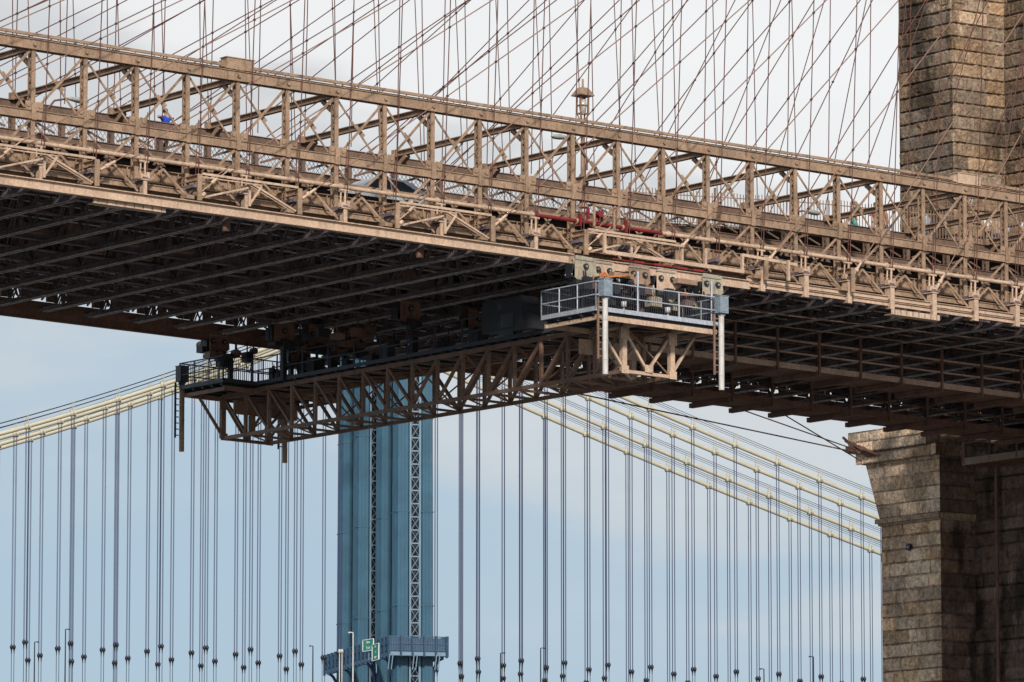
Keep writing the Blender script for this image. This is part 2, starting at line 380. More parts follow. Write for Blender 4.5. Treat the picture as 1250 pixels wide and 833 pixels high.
# chords under the inner trusses with plate pieces, a few gas/power pipes and wires
m = M()
for v in (10.6, 15.6): m.bar((U0, v, -4.9), (U1, v, -4.9), .05, .5); m.bar((U0, v, -5.13), (U1, v, -5.13), .26, .04)
build('track_girder', m, UND, BR)
m = M(); random.seed(5)
for i in range(I0, I1):
    for v in (9.9, 12.6, 16.2):
        u = i*D+random.uniform(.3, .9); l = random.uniform(.5, 1.3)
        m.box((u, v-.2, -5.0), (u+l, v+.2, -4.6+random.uniform(-.2, .2)))
    for v in (3.6, 7.2, 12, 14, 20.4, 22.6):
        u = i*D+random.uniform(.2, 1.2)
        m.bar((u, v+random.uniform(-.4, .4), -3.9), (u+random.uniform(-.2, .8), v+random.uniform(-.5, .5), -4.95), .07, .05)
        if random.random() < .6: m.box((u, v, -4.8), (u+.35, v+.3, -4.45))
build('deck_fitting', m, MARO, BR)['kind'] = 'stuff'
m = M()
for v, z in ((1.15, -5.02), (5.6, -5.0), (13.1, -5.05), (17.6, -5.1), (22.2, -5.05)): m.tube((U0, v, z), (U1, v, z), .07, 6)
for v in (3.3, 14.9, 20.0):   # sagging service wires
    for i in range(I0, I1): 
        m.bar((i*D, v, -5.36), ((i+.5)*D, v, -5.46), .02, .02); m.bar(((i+.5)*D, v, -5.46), ((i+1)*D, v, -5.36), .02, .02)
build('service_pipe', m, UND, BR)
m = M()
for i in range(I0, I1, 2):  # lateral wind bracing under the deck
    for v0 in (.8, 9.4, 17.6): m.bar((i*D, v0, -5.0), ((i+2)*D, v0+8.2, -5.0), .04, .02)
build('wind_brace', m, UND, BR)
m = M()
for p in (((30, 2.5, -5.75), (90, 2.5, -4.98)), ((30, 5.0, -5.75), (90, 5.0, -5.2)), ((28, 9, -5.6), (90, 9, -5.5))):
    a, b = p; m.tube(a, b, .028, 6)
build('guy_wire', m, TAN2, BR)

# rail for the travelling gantry: near one ends at the trolleys, far one runs on
m = M(); m.ibeam((U0, -1.0, -5.235), (24.5, -1.0, -5.235), .40, .26, .035); build('gantry_rail', m, GANTL, BR)
m = M(); m.ibeam((24.5, -1.0, -5.30), (33.4, -1.0, -5.30), .30, .26, .035); build('gantry_rail', m, GANTL, BR)
m = M(); m.ibeam((U0, 26.9, -5.33), (U1, 26.9, -5.33), .40, .26, .035); build('gantry_rail', m, MARO, BR)
for u0, u1, z0, z1 in ((2.2, 5.4, -5.62, -5.42), (41.0, 43.6, -5.66, -5.44)):
    m = M(); m.box((u0, -.95, z0), (u1, -.45, z0+.02)); m.box((u0, -.95, z0+.02), (u1, -.9, z1))
    for k in range(8): u = u0+(u1-u0)*(k+.5)/8; m.box((u-.015, -.95, z0+.02), (u+.015, -.9, z1))
    build('splice_plate', m, GANTL, BR)
for u in (7.3, 16.4):
    m = M(); m.tube((u+2, .9, -5.3), (u+2, .9, -5.65), .16, 10); build('drain_spout', m, MARO, BR)
# heavy double-channel edge chord with brackets towards the tower
m = M()
for z in (-4.96, -5.19): m.bar((33.6, -.62, z), (U1, -.62, z), .04, .19); m.bar((33.6, -.66, z-.085), (U1, -.66, z-.085), .1, .022); m.bar((33.6, -.66, z+.085), (U1, -.66, z+.085), .1, .022)
build('edge_chord', m, GANTL, BR)
def bracket(heavy):
    m = M()
    if heavy:
        m.box((-.11, -.83, -5.42), (.11, -.80, -4.50)); m.box((-.11, -.80, -5.40), (-.09, -.45, -4.52)); m.box((.09, -.80, -5.40), (.11, -.45, -4.52))
        m.box((-.17, -.86, -4.50), (.17, -.3, -4.46))
    else:
        m.box((-.08, -.80, -5.03), (.08, -.74, -4.45)); m.box((-.012, -.74, -5.03), (.012, -.4, -4.5)); m.box((-.16, -.84, -4.45), (.16, -.6, -4.41))
    # pin, link and turnbuckle of the suspender
    m.tube((-.15, -.66, -4.30), (.15, -.66, -4.30), .09, 8); m.tube((.03, -.70, -4.42), (.03, -.72, -3.7), .045, 8); m.tube((-.13, -.62, -4.3), (-.13, -.66, -3.75), .04, 6)
    m.box((-.20, -.78, -4.40), (-.06, -.56, -4.2)); m.box((.1, -.76, -4.36), (.22, -.6, -4.12)); m.tube((-.2, -.7, -3.72), (.2, -.7, -3.72), .05, 6)
    return m
hb = build('hanger_bracket', bracket(True), GANTL, BR); lb = build('hanger_bracket', bracket(False), GANTL, BR)
hb.location = sh(16)
for i in range(I0, I1):
    if i >= 15 and i != 16: c = copyp(hb, BR, (0,0,0)); c.location = sh(i)
    if i < 11 and i != 0 and i % 2 == 0: copyp(lb, BR, sh(i))
# small inverted V struts along the outside
m = M()
m.bar((.08, -.5, -4.62), (D*.45, -.40, -3.84), .03, .085); m.bar((D*.45, -.40, -3.84), (D-.15, -.5, -4.85), .03, .085)
vs = build('knee_strut', m, TAN, BR)
for i in range(I0, I1):
    if i: copyp(vs, BR, sh(i))
# cantilever beam at each odd panel + outrigger frames joining pairs of them
m = M(); m.ibeam((0, .5, -4.08), (0, -.95, -4.08), .24, .18, .03); m.box((-.10, -1.06, -4.98), (.10, -1.02, -3.96)); m.box((-.012, -1.02, -4.98), (.012, -.85, -3.96))
m.bar((.05, -.9, -4.75), (.05, .3, -4.3), .06, .1); m.box((-.5, -.9, -4.93), (-.15, -.45, -4.78))
ob = build('outrigger_beam', m, TAN, BR); ob.location = sh(1)
for i in range(I0+1, 19, 2):
    if i != 1: c = copyp(ob, BR, (0,0,0)); c.location = sh(i)
def outrigger_frame():
    m = M(); L_ = 2*D
    m.bar((.1, -1.04, -3.94), (L_-.1, -1.04, -3.94), .09, .09)
    m.bar((.12, -1.0, -4.05), (L_*.62, -1.0, -4.05), .04, .05)
    m.bar((L_*.5, -1.0, -4.0), (L_-.1, -.9, -4.85), .05, .07); m.bar((L_*.46, -.93, -4.0), (L_-.16, -.85, -4.88), .05, .07)
    m.bar((.12, -1.0, -4.85), (L_*.5, -.9, -4.2), .05, .07); m.bar((L_*.5, -1.0, -4.86), (L_*.62, -1.0, -4.1), .04, .08)
    m.box((L_*.5-.05, -1.03, -4.93), (L_*.5+.05, -.97, -4.4))
    m.tube((.55, -1.0, -4.25), (.8, -1.0, -4.02), .07, 8); m.bar((.1, -1.0, -4.62), (1.25, -1.0, -3.7), .035, .035)
    m.tube((.12, -1.0, -4.8), (.25, -1.0, -4.68), .09, 8)
    return m
of = build('outrigger_frame', outrigger_frame(), GANTL, BR); of.location = sh(3)
for i in (-1, 7, 11): c = copyp(of, BR, (0,0,0)); c.location = sh(i)
# extra handrail beam and red stripe over the trolleys
m = M(); m.bar((25.9, -1.25, -4.80), (33.0, -1.2, -4.80), .10, .15); m.bar((25.9, -1.25, -4.10), (29.9, -1.2, -4.12), .07, .08); m.bar((25.9, -1.25, -4.85), (25.9, -1.25, -4.05), .12, .1)
for u in (29.9, 31.1, 33.0, 35.4): m.bar((u, -1.1, -4.9), (u, -1.1, -4.05), .12, .10)
m.bar((33.0, -1.1, -4.1), (36, -.9, -4.15), .1, .12)
build('buffer_beam', m, GANTL, BR)
m = M(); m.bar((26.3, -1.24, -5.03), (31.0, -1.24, -5.03), .04, .035)
for u in (27.6, 28.6, 29.8, 30.6): m.box((u-.25, -1.30, -5.07), (u+.25, -1.27, -4.99))
build('power_rail', m, RED, BR)

# overhead struts from the outer truss to the promenade truss, every second panel
m = M(); m.ibeam((0, .12, .16), (0, 9.16, .16), .24, .22, .035); m.bar((0, .2, -.45), (0, .85, .02), .14, .16); m.bar((0, 9.1, -.45), (0, 8.3, .02), .2, .2)
m.box((-.25, 8.95, .02), (.25, 9.15, .3))
st = build('overhead_strut', m, TAN2, BR)
for i in range(I0, I1, 2):
    if i: copyp(st, BR, sh(i))
m = M(); m.ibeam((0, 17.1, .16), (0, 25.8, .16), .30, .26, .04); st2 = build('overhead_strut', m, UND, BR)
for i in range(I0, I1, 2):
    if i: copyp(st2, BR, sh(i))
# chain link fence on the promenade truss (behind the chords) and pickets towards the tower
m = M(); u = U0; z0, z1 = -1.08, -.26
while u < 34.5:
    m.bar((u, 9.45, z0), (u+.62, 9.45, z1), .014, .014); m.bar((u, 9.47, z1), (u+.62, 9.47, z0), .014, .014); u += .20
build('chain_link_fence', m, TAN2, BR)
m = M(); u = 35.0
while u < U1: m.box((u-.014, 9.22, pf(u)+.02), (u+.014, 9.25, pf(u)+1.40+.04*math.sin(u*3))); u += .17
for k in range(26): a = 35+2*k; m.bar((a, 9.24, pf(a)+1.2), (a+2, 9.24, pf(a+2)+1.2), .03, .04)
for k in range(12): u = 35+k*D*2; m.box((u-.04, 9.2, pf(u)), (u+.04, 9.28, pf(u)+1.6))
build('picket_fence', m, TAN2, BR)
m = M(); u = 35.1
while u < U1: m.box((u-.014, 16.6, pf(u)), (u+.014, 16.63, pf(u)+1.4)); u += .24
for k in range(26): a = 35+2*k; m.bar((a, 16.62, pf(a)+1.2), (a+2, 16.62, pf(a+2)+1.2), .03, .04)
build('picket_fence', m, TAN2, BR)
m = M()
for z in (-.8, -.5, -.1): m.bar((U0, 16.6, z), (35, 16.6, z), .012, .012)
for i in range(I0, 15): m.box((i*D-.02, 16.58, -1.13), (i*D+.02, 16.62, -.05))
build('wire_railing', m, CABLE, BR)
# junction boxes on the top pipe
for u in (9.18, 45.9):
    m = M(); m.box((u-.62, -.24, .50), (u+.62, .20, .93)); m.box((u-.66, -.27, .93), (u+.66, .23, .96)); m.box((u-.8, -.15, .55), (u-.62, .05, .8)); build('junction_box', m, TAN if u < 20 else GANTL, BR)

# suspenders, stays and main cables -----------------------------------------------------------
PL = [(-.72, -.055, -4.4, 0), (9.3, -.03, .2, 1), (16.9, .03, .2, 2), (26.7, .075, -4.4, 3)]   # v, lean, foot w
UT, ZT = 70.5, 36.5
def ctop(u):      # height of the main cable above z=0
    x = (76-u)/486.
    return 38-156*x*(1-x)
for v, k, w0, n in PL:
    m = M(True); pts = [(u, v+k*(ctop(u)+4.5), ctop(u)) for u in np.linspace(-60, 76, 40)]
    m.path([tuple(p) for p in pts], .2, 8); build('main_cable', m, MARO, BR)
for v, k, w0, n in PL:
    for i in range(-2, 23):
        u = i*D+(.12 if n == 0 else .05 if n == 1 else 0); zb = w0-G*u; zt = ctop(u)
        m = M(True)
        m.tube((u, v+k*(zb+4.5), zb), (u, v+k*(zt+4.5), zt), .021, 6)
        if n in (0,) : m.tube((u-.13, v+k*(zb+4.5), zb+.1), (u-.02, v+k*(zb+5.2), zb+2.6), .014, 5)
        build('suspender_rope', m, CABLE, BR)
for v, k, w0, n in PL:
    for j in range(-15, 28, 2):
        u = j*D + (.15, .5, -.3, .2)[n]
        wz = w0 if n in (0, 3) else .1
        zb = wz-G*u; m = M(True); m.cur = 0
        a = Vector((u, v+k*(zb+4.5), zb)); b = Vector((UT, v+k*(ZT+4.5), ZT))
        m.tube(a, b, .024, 6)
        m.cur = 1
        for i in range(-3, 24):     # clamps where it crosses the suspenders
            uu = i*D+(.12 if n == 0 else .05 if n == 1 else 0)
            if uu > u+1 and uu < UT-2:
                t = (uu-u)/(UT-u); c = a+(b-a)*t
                if c.z < ctop(uu): m.box((c.x-.045, c.y-.04, c.z-.035), (c.x+.045, c.y+.04, c.z+.035))
        if n == 0:
            m.cur = 2; d = (b-a).normalized(); m.tube(a+d*.2, a+d*.95, .06, 8); m.tube(a+d*.45, a+d*.6, .10, 8)
        build('stay_rope', m, [CABLE if n else ROPEN, KNOT, GANTL], BR)

# ------------------------------------------------------------------ hanging catwalks under the deck, right
def catwalk(v, wd, wz, us, ue, label, off):
    C = thing('hanging_catwalk', label, 'catwalk', W((us, v, wz)))
    m = M(); m.box((us, v+.02, wz), (ue, v+wd, wz+.04)); build('floor_plate', m, MARO, C)
    m = M(); m.bar((us, v, wz+.04), (ue, v, wz+.04), .06, .24); build('edge_board', m, PINKB if v < 12 else MARO, C)
    m = M(); m.bar((us, v, wz+1.15), (ue, v, wz+1.15), .06, .09); m.bar((us, v, wz+.62), (ue, v, wz+.62), .05, .07)
    m.bar((us, v+wd, wz+1.15), (ue, v+wd, wz+1.15), .05, .07); m.bar((us, v+wd, wz+.62), (ue, v+wd, wz+.62), .05, .06)
    build('railing', m, PINKB if v < 12 else MARO, C)
    i = math.ceil((us-off)/D); k = 0
    while i*D+off < ue:
        u = i*D+off
        m = M(); m.bar((u, v-.05, wz-.22), (u, v-.05, -5.2), .10, .10); build('hanger_post', m, MARO, C)
        m = M(); m.bar((u, v+wd, wz-.2), (u, v+wd, -5.2), .08, .08); build('hanger_post', m, MARO, C)
        m = M(); m.box((u-.16, v-.1, wz-.24), (u-.13, v+wd+.12, wz-.03)); m.box((u-.13, v-.1, wz-.24), (u+.06, v+wd+.12, wz-.21)); build('cross_bearer', m, MARO, C)
        i += 1; k += 1
catwalk(7.0, 2.9, -6.98, 33.6, 80, 'upper of two brown catwalks with pinkish rails slung beneath the deck', .0)
catwalk(19.0, 2.9, -6.50, 40.2, 80, 'lower, more distant brown catwalk whose stepped floor shows against the sky', .0)

# ------------------------------------------------------------------ travelling inspection gantry
GT = thing('inspection_gantry', 'long brown lattice gantry hung crosswise under the deck, grey railed platforms at its ends', 'gantry', W((27.7, 13, -9.6)))
UA, UB, VT0, VT1, WT, WB = 26.45, 28.85, -1.7, 28.0, -7.72, -9.62
NP = 16; dv = (VT1-VT0)/NP
for u in (UA, UB):
    m = M(); m.bar((u, VT0, WT), (u, VT1, WT), .15, .17); m.bar((u, VT0, WB), (u, VT1, WB), .15, .15)
    t = build('side_truss', m, GANT, GT)
    for k in range(NP+1):
        y = VT0+k*dv; m = M(); m.bar((u, y, WB), (u, y, WT), .13, .13, (1,0,0)); build('post', m, GANT, t)
        if k < NP:
            m = M(); a, b = (y, y+dv) if (k >= NP/2) else (y+dv, y)
            m.bar((u, a, WB+.05), (u, b, WT-.05), .12, .11, (1,0,0)); build('diagonal_brace', m, GANT, t)
m = M()
for k in range(NP+1):
    y = VT0+k*dv; m.bar((UA+.08, y, WB), (UB-.08, y, WB), .09, .10); m.bar((UA+.08, y, WT), (UB-.08, y, WT), .09, .10)
    if k < NP:
        m.bar((UA, y, WB+.06), (UB, y+dv, WB+.06), .07, .05); 
        m.bar((UA, y+dv, WT-.06), (UB, y, WT-.06), .07, .05)
        if k % 2: m.bar((UA, y, WB), (UB, y, WT), .07, .05)
        else: m.bar((UA, y, WT), (UB, y, WB), .07, .05)
build('lateral_bracing', m, GANT, GT)
m = M(); m.box((UA+.05, 1., -7.56), (UB-.05, 25.2, -7.52))
v = 1.0
while v < 25: m.box((UA-.25, v, -7.62), (UB+.25, v+.08, -7.56)); v += .8
build('walkway_grating', m, DARK, GT)
m = M(); m.bar((UA-.3, 1., -7.50), (UA-.3, 25.2, -7.50), .04, .16); m.bar((UB+.3, 1., -7.50), (UB+.3, 25.2, -7.50), .04, .16); build('toe_board', m, DKRAIL, GT)
for u in (UA-.3, UB+.3):
    m = M()
    for z in (-6.4, -6.95): m.bar((u, 1., z), (u, 25.2, z), .045, .045)
    for k in range(13): y = 1+k*24.2/12; m.bar((u, y, -7.5), (u, y, -6.4), .05, .05)
    build('walkway_railing', m, DKRAIL, GT)
def platform(v0, v1, ub0, ub1, mt_f, mt_r, mt_t):
    # floor, toe board, three-sided railing with mid rail, edge beams
    m = M(); m.box((ub0, v0, -7.58), (ub1, v1, -7.53)); 
    for k in range(5): y = v0+.25+k*(v1-v0-.5)/4; m.box((ub0+.05, y-.05, -7.70), (ub1-.05, y+.05, -7.58))
    P = build('end_platform', m, mt_f, GT)
    m = M()
    for (a, b) in (((ub0, v0), (ub1, v0)), ((ub0, v0), (ub0, v1)), ((ub1, v0), (ub1, v1)), ((ub0, v1), (ub1, v1))):
        m.bar((a[0], a[1], -7.48), (b[0], b[1], -7.48), .04, .18)
    build('toe_board', m, mt_r, P)
    m = M()
    for (a, b) in (((ub0, v0), (ub1, v0)), ((ub0, v0), (ub0, v1)), ((ub1, v0), (ub1, v1)), ((ub0, v1), (ub1, v1))):
        for z in (-6.40, -6.93): m.tube((a[0], a[1], z), (b[0], b[1], z), .03, 6)
        n = 3
        for k in range(n+1):
            x = a[0]+(b[0]-a[0])*k/n; y = a[1]+(b[1]-a[1])*k/n; m.tube((x, y, -7.5), (x, y, -6.38), .033, 6)
    build('platform_railing', m, mt_r, P)
    m = M(); g = 0
    while ub0+g < ub1:
        for y in (v0+.01, v1-.01): m.bar((ub0+g, y, -7.4), (ub0+g, y, -6.42), .014, .014)
        g += .11
    g = 0
    while v0+g < v1:
        for x in (ub0+.01, ub1-.01): m.bar((x, v0+g, -7.4), (x, v0+g, -6.42), .014, .014)
        g += .11
    build('railing_mesh', m, DKRAIL, P)['kind'] = 'stuff'
    m = M()
    for y in (v0+.15, v1-.15): m.bar((ub0+.1, y, -7.80), (ub1-.1, y, -7.80), .12, .20)
    for u in (ub0+.2, UA, UB, ub1-.2): m.bar((u, v0+.1, -7.82), (u, v1-.1, -7.82), .1, .16)
    build('edge_beam', m, mt_t, P)
    return P
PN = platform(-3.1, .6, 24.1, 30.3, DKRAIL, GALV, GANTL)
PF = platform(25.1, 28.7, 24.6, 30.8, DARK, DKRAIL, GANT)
# end frames, struts
def endframe(v, vin, mt):
    m = M()
    for u in (UA, UB): m.bar((u, v, WB), (u, v, -7.86), .22, .22); m.box((u-.2, v-.14, -8.35), (u+.2, v-.115, -7.86)); m.box((u-.18, v-.14, -9.72), (u+.18, v-.115, -9.4))
    m.bar((UA, v, WB), (UB, v, WB), .16, .13)
    m.bar((25.2, v, -7.9), (UA, v, WB+.1), .12, .10); m.bar((30.0, v, -7.9), (UB, v, WB+.1), .12, .10)
    c = (UA+UB)/2; m.bar((UA+.15, v, -8.1), (c, v, WB+.1), .1, .10); m.bar((UB-.15, v, -8.1), (c, v, WB+.1), .1, .10)
    m.box((c-.2, v-.13, WB+.05), (c+.2, v-.11, WB+.35))
    build('end_frame', m, mt, GT); m = M(); m.box((UA-.6, vin-.05, -8.75), (UB+.3, vin+.05, -8.15)); 
    for k in range(7): u = UA-.5+k*.5; m.box((u, vin-.08, -8.7), (u+.05, vin-.05, -8.2))
    for u in (UA+.35, UB-.35): m.bar((u, vin, -8.75), (u, vin, WB), .28, .2)
    m.bar((UA, vin, -8.0), (UB-.6, vin-.3, WB), .1, .1); m.bar((UB, vin, -8.0), (UA+.6, vin-.3, WB), .1, .1)
    build('inner_frame', m, mt, GT)
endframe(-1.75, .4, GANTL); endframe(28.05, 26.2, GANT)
# control boxes on white tubes at the four corners
for u, v, wz, blue in ((24.45, -3.25, -7.0, 1), (30.25, -3.25, -7.05, 1), (24.75, 28.75, -7.2, 0), (30.2, 28.75, -7.2, 0)):
    m = M(); m.box((u-.21, v-.21, wz), (u+.21, v+.21, wz+.68)); m.box((u-.23, v-.23, wz+.68), (u+.23, v+.23, wz+.71)); m.box((u-.12, v-.12, wz-.08), (u+.12, v+.12, wz))
    b = build('control_box', m, BLUEB if blue else DKRAIL, GT)
    m = M(); m.box((u-.17, v-.222, wz+.06), (u+.17, v-.214, wz+.62)); m.box((u+.10, v-.24, wz+.3), (u+.14, v-.222, wz+.4)); build('box_door', m, BLUEB if blue else DKRAIL, b)
    m = M(); m.tube((u, v, wz-3.1), (u, v, wz), .115, 12)
    for z in (-.12, -.9, -1.7, -2.5): m.tube((u, v, wz+z-.02), (u, v, wz+z+.02), .125, 12)
    build('buffer_tube', m, WHITE if blue else TAN2, GT)
    m = M(); x = u-.28; m.bar((x, v+.1, wz-2.5), (x, v+.1, wz-.05), .07, .07)
    for k in range(9): m.box((x, v+.06, wz-2.4+k*.27), (x+.17, v+.12, wz-2.36+k*.27))
    build('guide_rack', m, GANT if blue else DARK, GT)
# posts that carry the gantry from the rails
def carry(v, us, mt):
    for u in us:
        m = M(); m.bar((u, v, -7.6), (u, v, -6.0), .22, .18); build('carrying_post', m, mt, GT)
carry(-1.0, (27.9,), MARO); carry(.9, (25.9, 29.9), DARK); carry(26.9, (26.1, 29.3), DARK); carry(22.6, (26.1, 29.3), DARK)
for u in (26.3, 30.0): m = M(); m.tube((u, -2.95, -7.5), (u, -2.95, -5.75), .045, 8); build('guard_standard', m, GALV, GT)
# trolley bogies riding on the rail
def bogie(u, v, s, mts, big=True):
    m = M(); y = v-.20*s
    m.cur = 0
    m.poly([(u-.62, y, -5.95), (u-.45, y, -5.40), (u-.40, y, -5.14), (u+.55, y, -5.17), (u+.60, y, -5.85), (u+.3, y, -6.10), (u-.35, y, -6.12)], (0, -.05*s, 0))
    m.poly([(u-.62, v+.2*s, -5.95), (u-.40, v+.2*s, -5.14), (u+.55, v+.2*s, -5.17), (u+.60, v+.2*s, -5.85)], (0, .05*s, 0))
    b = build('trolley', m, mts[0], GT)
    wz = -5.55-.1*((u*7) % 1)
    for x in ((-.28, .30) if (u*13) % 1 > .5 else (.05,)):
        m = M(); m.tube((u+x, y-.12*s, wz), (u+x, y-.05*s, wz), .12, 12); wh = build('wheel', m, mts[1], b)
        m = M(); m.tube((u+x, y-.16*s, wz), (u+x, y-.12*s, wz), .05, 10); build('axle_cap', m, mts[2], b)
    m = M(); m.box((u-.5, y-.08*s, -5.32), (u+.45, y-.05*s, -5.26)); build('rub_plate', m, mts[2], b)
    m = M(); m.box((u-.45, v-.3, -6.28), (u+.4, v+.3, -6.12)); m.box((u-.15, v-.42*s-.1, -6.45), (u+.2, v-.2*s, -6.0)); m.tube((u+.45, v-.35*s, -6.2), (u+.45, v+.2, -6.2), .16, 10)
    m.box((u-.6, v-.25, -6.05), (u-.48, v+.25, -5.5))
    build('drive_unit', m, DARK, b)
for k, (u, y, mt_) in enumerate(((24.72, -1.25, OLIVE), (25.75, -1.10, GANTL), (27.45, -1.2, TAN2), (28.9, -1.12, GANTL), (31.15, -1.2, OLIVE))):
    bogie(u, y, 1, (mt_, DARK, STEEL))
rr = random.Random(4)
for k in range(40):      # hoists, motors, brackets and hoses crowding under the rail
    u = rr.uniform(24.4, 31.8); y = rr.uniform(-1.75, -.6); z = rr.uniform(-6.6, -6.0); a, b, c = rr.uniform(.08, .3), rr.uniform(.08, .25), rr.uniform(.1, .4)
    m = M(); (m.box((u-a, y-b, z-c), (u+a, y+b, z)) if k % 3 else m.tube((u, y-b, z), (u, y+b, z), .08+.12*rr.random(), 10)); m.bar((u, y, z), (u+.05, y+.2, z+.5), .05)
    build('hoist_part', m, rr.choice((DARK, DARK, OLIVE, MARO, GALV if k % 4 == 0 else DARK)), GT)
for u in (25.3, 29.6): bogie(u, 26.9, 1, (MARO, DARK, GANT))
rr = random.Random(14)
for k in range(34):
    v = (26.9, 21.8, 17.5)[k % 3] if k < 24 else 26.9; u = rr.uniform(24.6, 31.2); y = v+rr.uniform(-.6, .4); z = rr.uniform(-6.3, -5.6); a, b, c = rr.uniform(.1, .35), rr.uniform(.08, .3), rr.uniform(.12, .45)
    m = M(); (m.box((u-a, y-b, z-c), (u+a, y+b, z)) if k % 3 else m.tube((u, y-b, z), (u, y+b, z), .08+.12*rr.random(), 10)); m.bar((u, y, z), (u+.05, y+.1, z+.5), .05)
    build('hoist_part', m, rr.choice((DARK, DARK, MARO, DKRAIL, GANT)), GT)
for u in (25.4, 27.2, 29.2): bogie(u, 21.8, 1, (MARO, DARK, GANT)); 
for u in (26.0, 29.5): bogie(u, 13.0, 1, (MARO, DARK, GANT))
m = M(); m.box((24.3, -1.32, -5.52), (33.2, -1.28, -5.20)); m.box((24.3, -1.4, -5.19), (33.2, -1.2, -5.16)); build('trolley_frame', m, GANTL, GT)
for a in ((29.2, -1.75, -5.75), (26.0, -1.75, -5.85)): m = M(); m.box(a, (a[0]+1., -1.4, a[2]+.2)); build('cross_beam', m, TAN2, GT)
m = M(); 
for s_ in range(8):
    a = s_*math.pi/4; m.bar((25.1, -2.3, -6.05), (25.1+.2*math.cos(a), -2.3, -6.05+.2*math.sin(a)), .04, .05)
    b = a+math.pi/4; m.bar((25.1+.2*math.cos(a), -2.3, -6.05+.2*math.sin(a)), (25.1+.2*math.cos(b), -2.3, -6.05+.2*math.sin(b)), .05, .06)
build('hand_wheel', m, ORANGE, GT)
m = M(); m.bar((25.5, -1.9, -5.95), (26.7, -1.9, -5.7), .06, .07); build('tie_rod', m, ORANGE, GT)
m = M(); m.bar((29.2, -1.9, -6.25), (30.4, -1.9, -6.15), .06, .06); build('tie_rod', m, ORANGE, GT)
# hanging cables between trolleys and platforms
m = M(); rr = random.Random(9)
for v, us in ((-1.5, (24.8, 26.2, 27.6, 28.9, 30.6)), (27.0, (24.9, 25.6, 26.8, 28.2, 30.3)), (21.8, (25.6, 27.5, 29.5))):
    for u in us:
        a = rr.uniform(.3, .9); z = -6.1; pts = [(u+a*t, v-.2+rr.uniform(-.03, .03), z-1.0*rr.uniform(.5, .8)*(1-(2*t-1)**2)) for t in np.linspace(0, 1, 9)]
        m.path([tuple(p) for p in pts], .018, 5)
build('power_lead', m, DARK, GT)
# machinery, cabinet and clutter along the walkway
m = M(); m.box((25.0, 3.2, -7.45), (27.2, 3.7, -6.15)); build('cabinet', m, DARK, GT)
m = M(); m.box((25.0, 3.7, -7.45), (25.5, 6.0, -6.15)); b = build('cabinet', m, DARK, GT)
m = M(); m.box((24.985, 4.6, -6.6), (24.997, 4.9, -6.35)); m.box((24.985, 3.8, -7.35), (24.997, 4.7, -6.8)); build('cabinet_door', m, DKRAIL, b)
rr = random.Random(21)
for k in range(20):
    v = 7+k*.95; u = rr.uniform(26.5, 28.3); h = rr.uniform(.35, 1.1); wd = rr.uniform(.25, .6)
    m = M(); m.box((u, v, -7.52), (u+wd, v+wd*.9, -7.52+h)); m.box((u+.03, v-.015, -7.45), (u+wd-.04, v, -7.52+h-.08)); m.tube((u+wd/2, v+.2, -7.52+h), (u+wd/2, v+.2, -7.52+h+.15), .07, 8)
    build('machine_box', m, rr.choice((DARK, DKRAIL, MARO, MBL if k % 5 == 0 else DARK, TAN2 if k == 9 else DARK)), GT)
for u, v in ((26.6, -1.6), (28.8, -1.6)):
    m = M(); m.lathe((u, v, -7.0), [(0, 0), (.11, 0), (.11, .1), (.11, .22), (0, .22)], 10); m.bar((u, v, -7.5), (u, v, -7.0), .06); build('winch_drum', m, WHITE, GT)

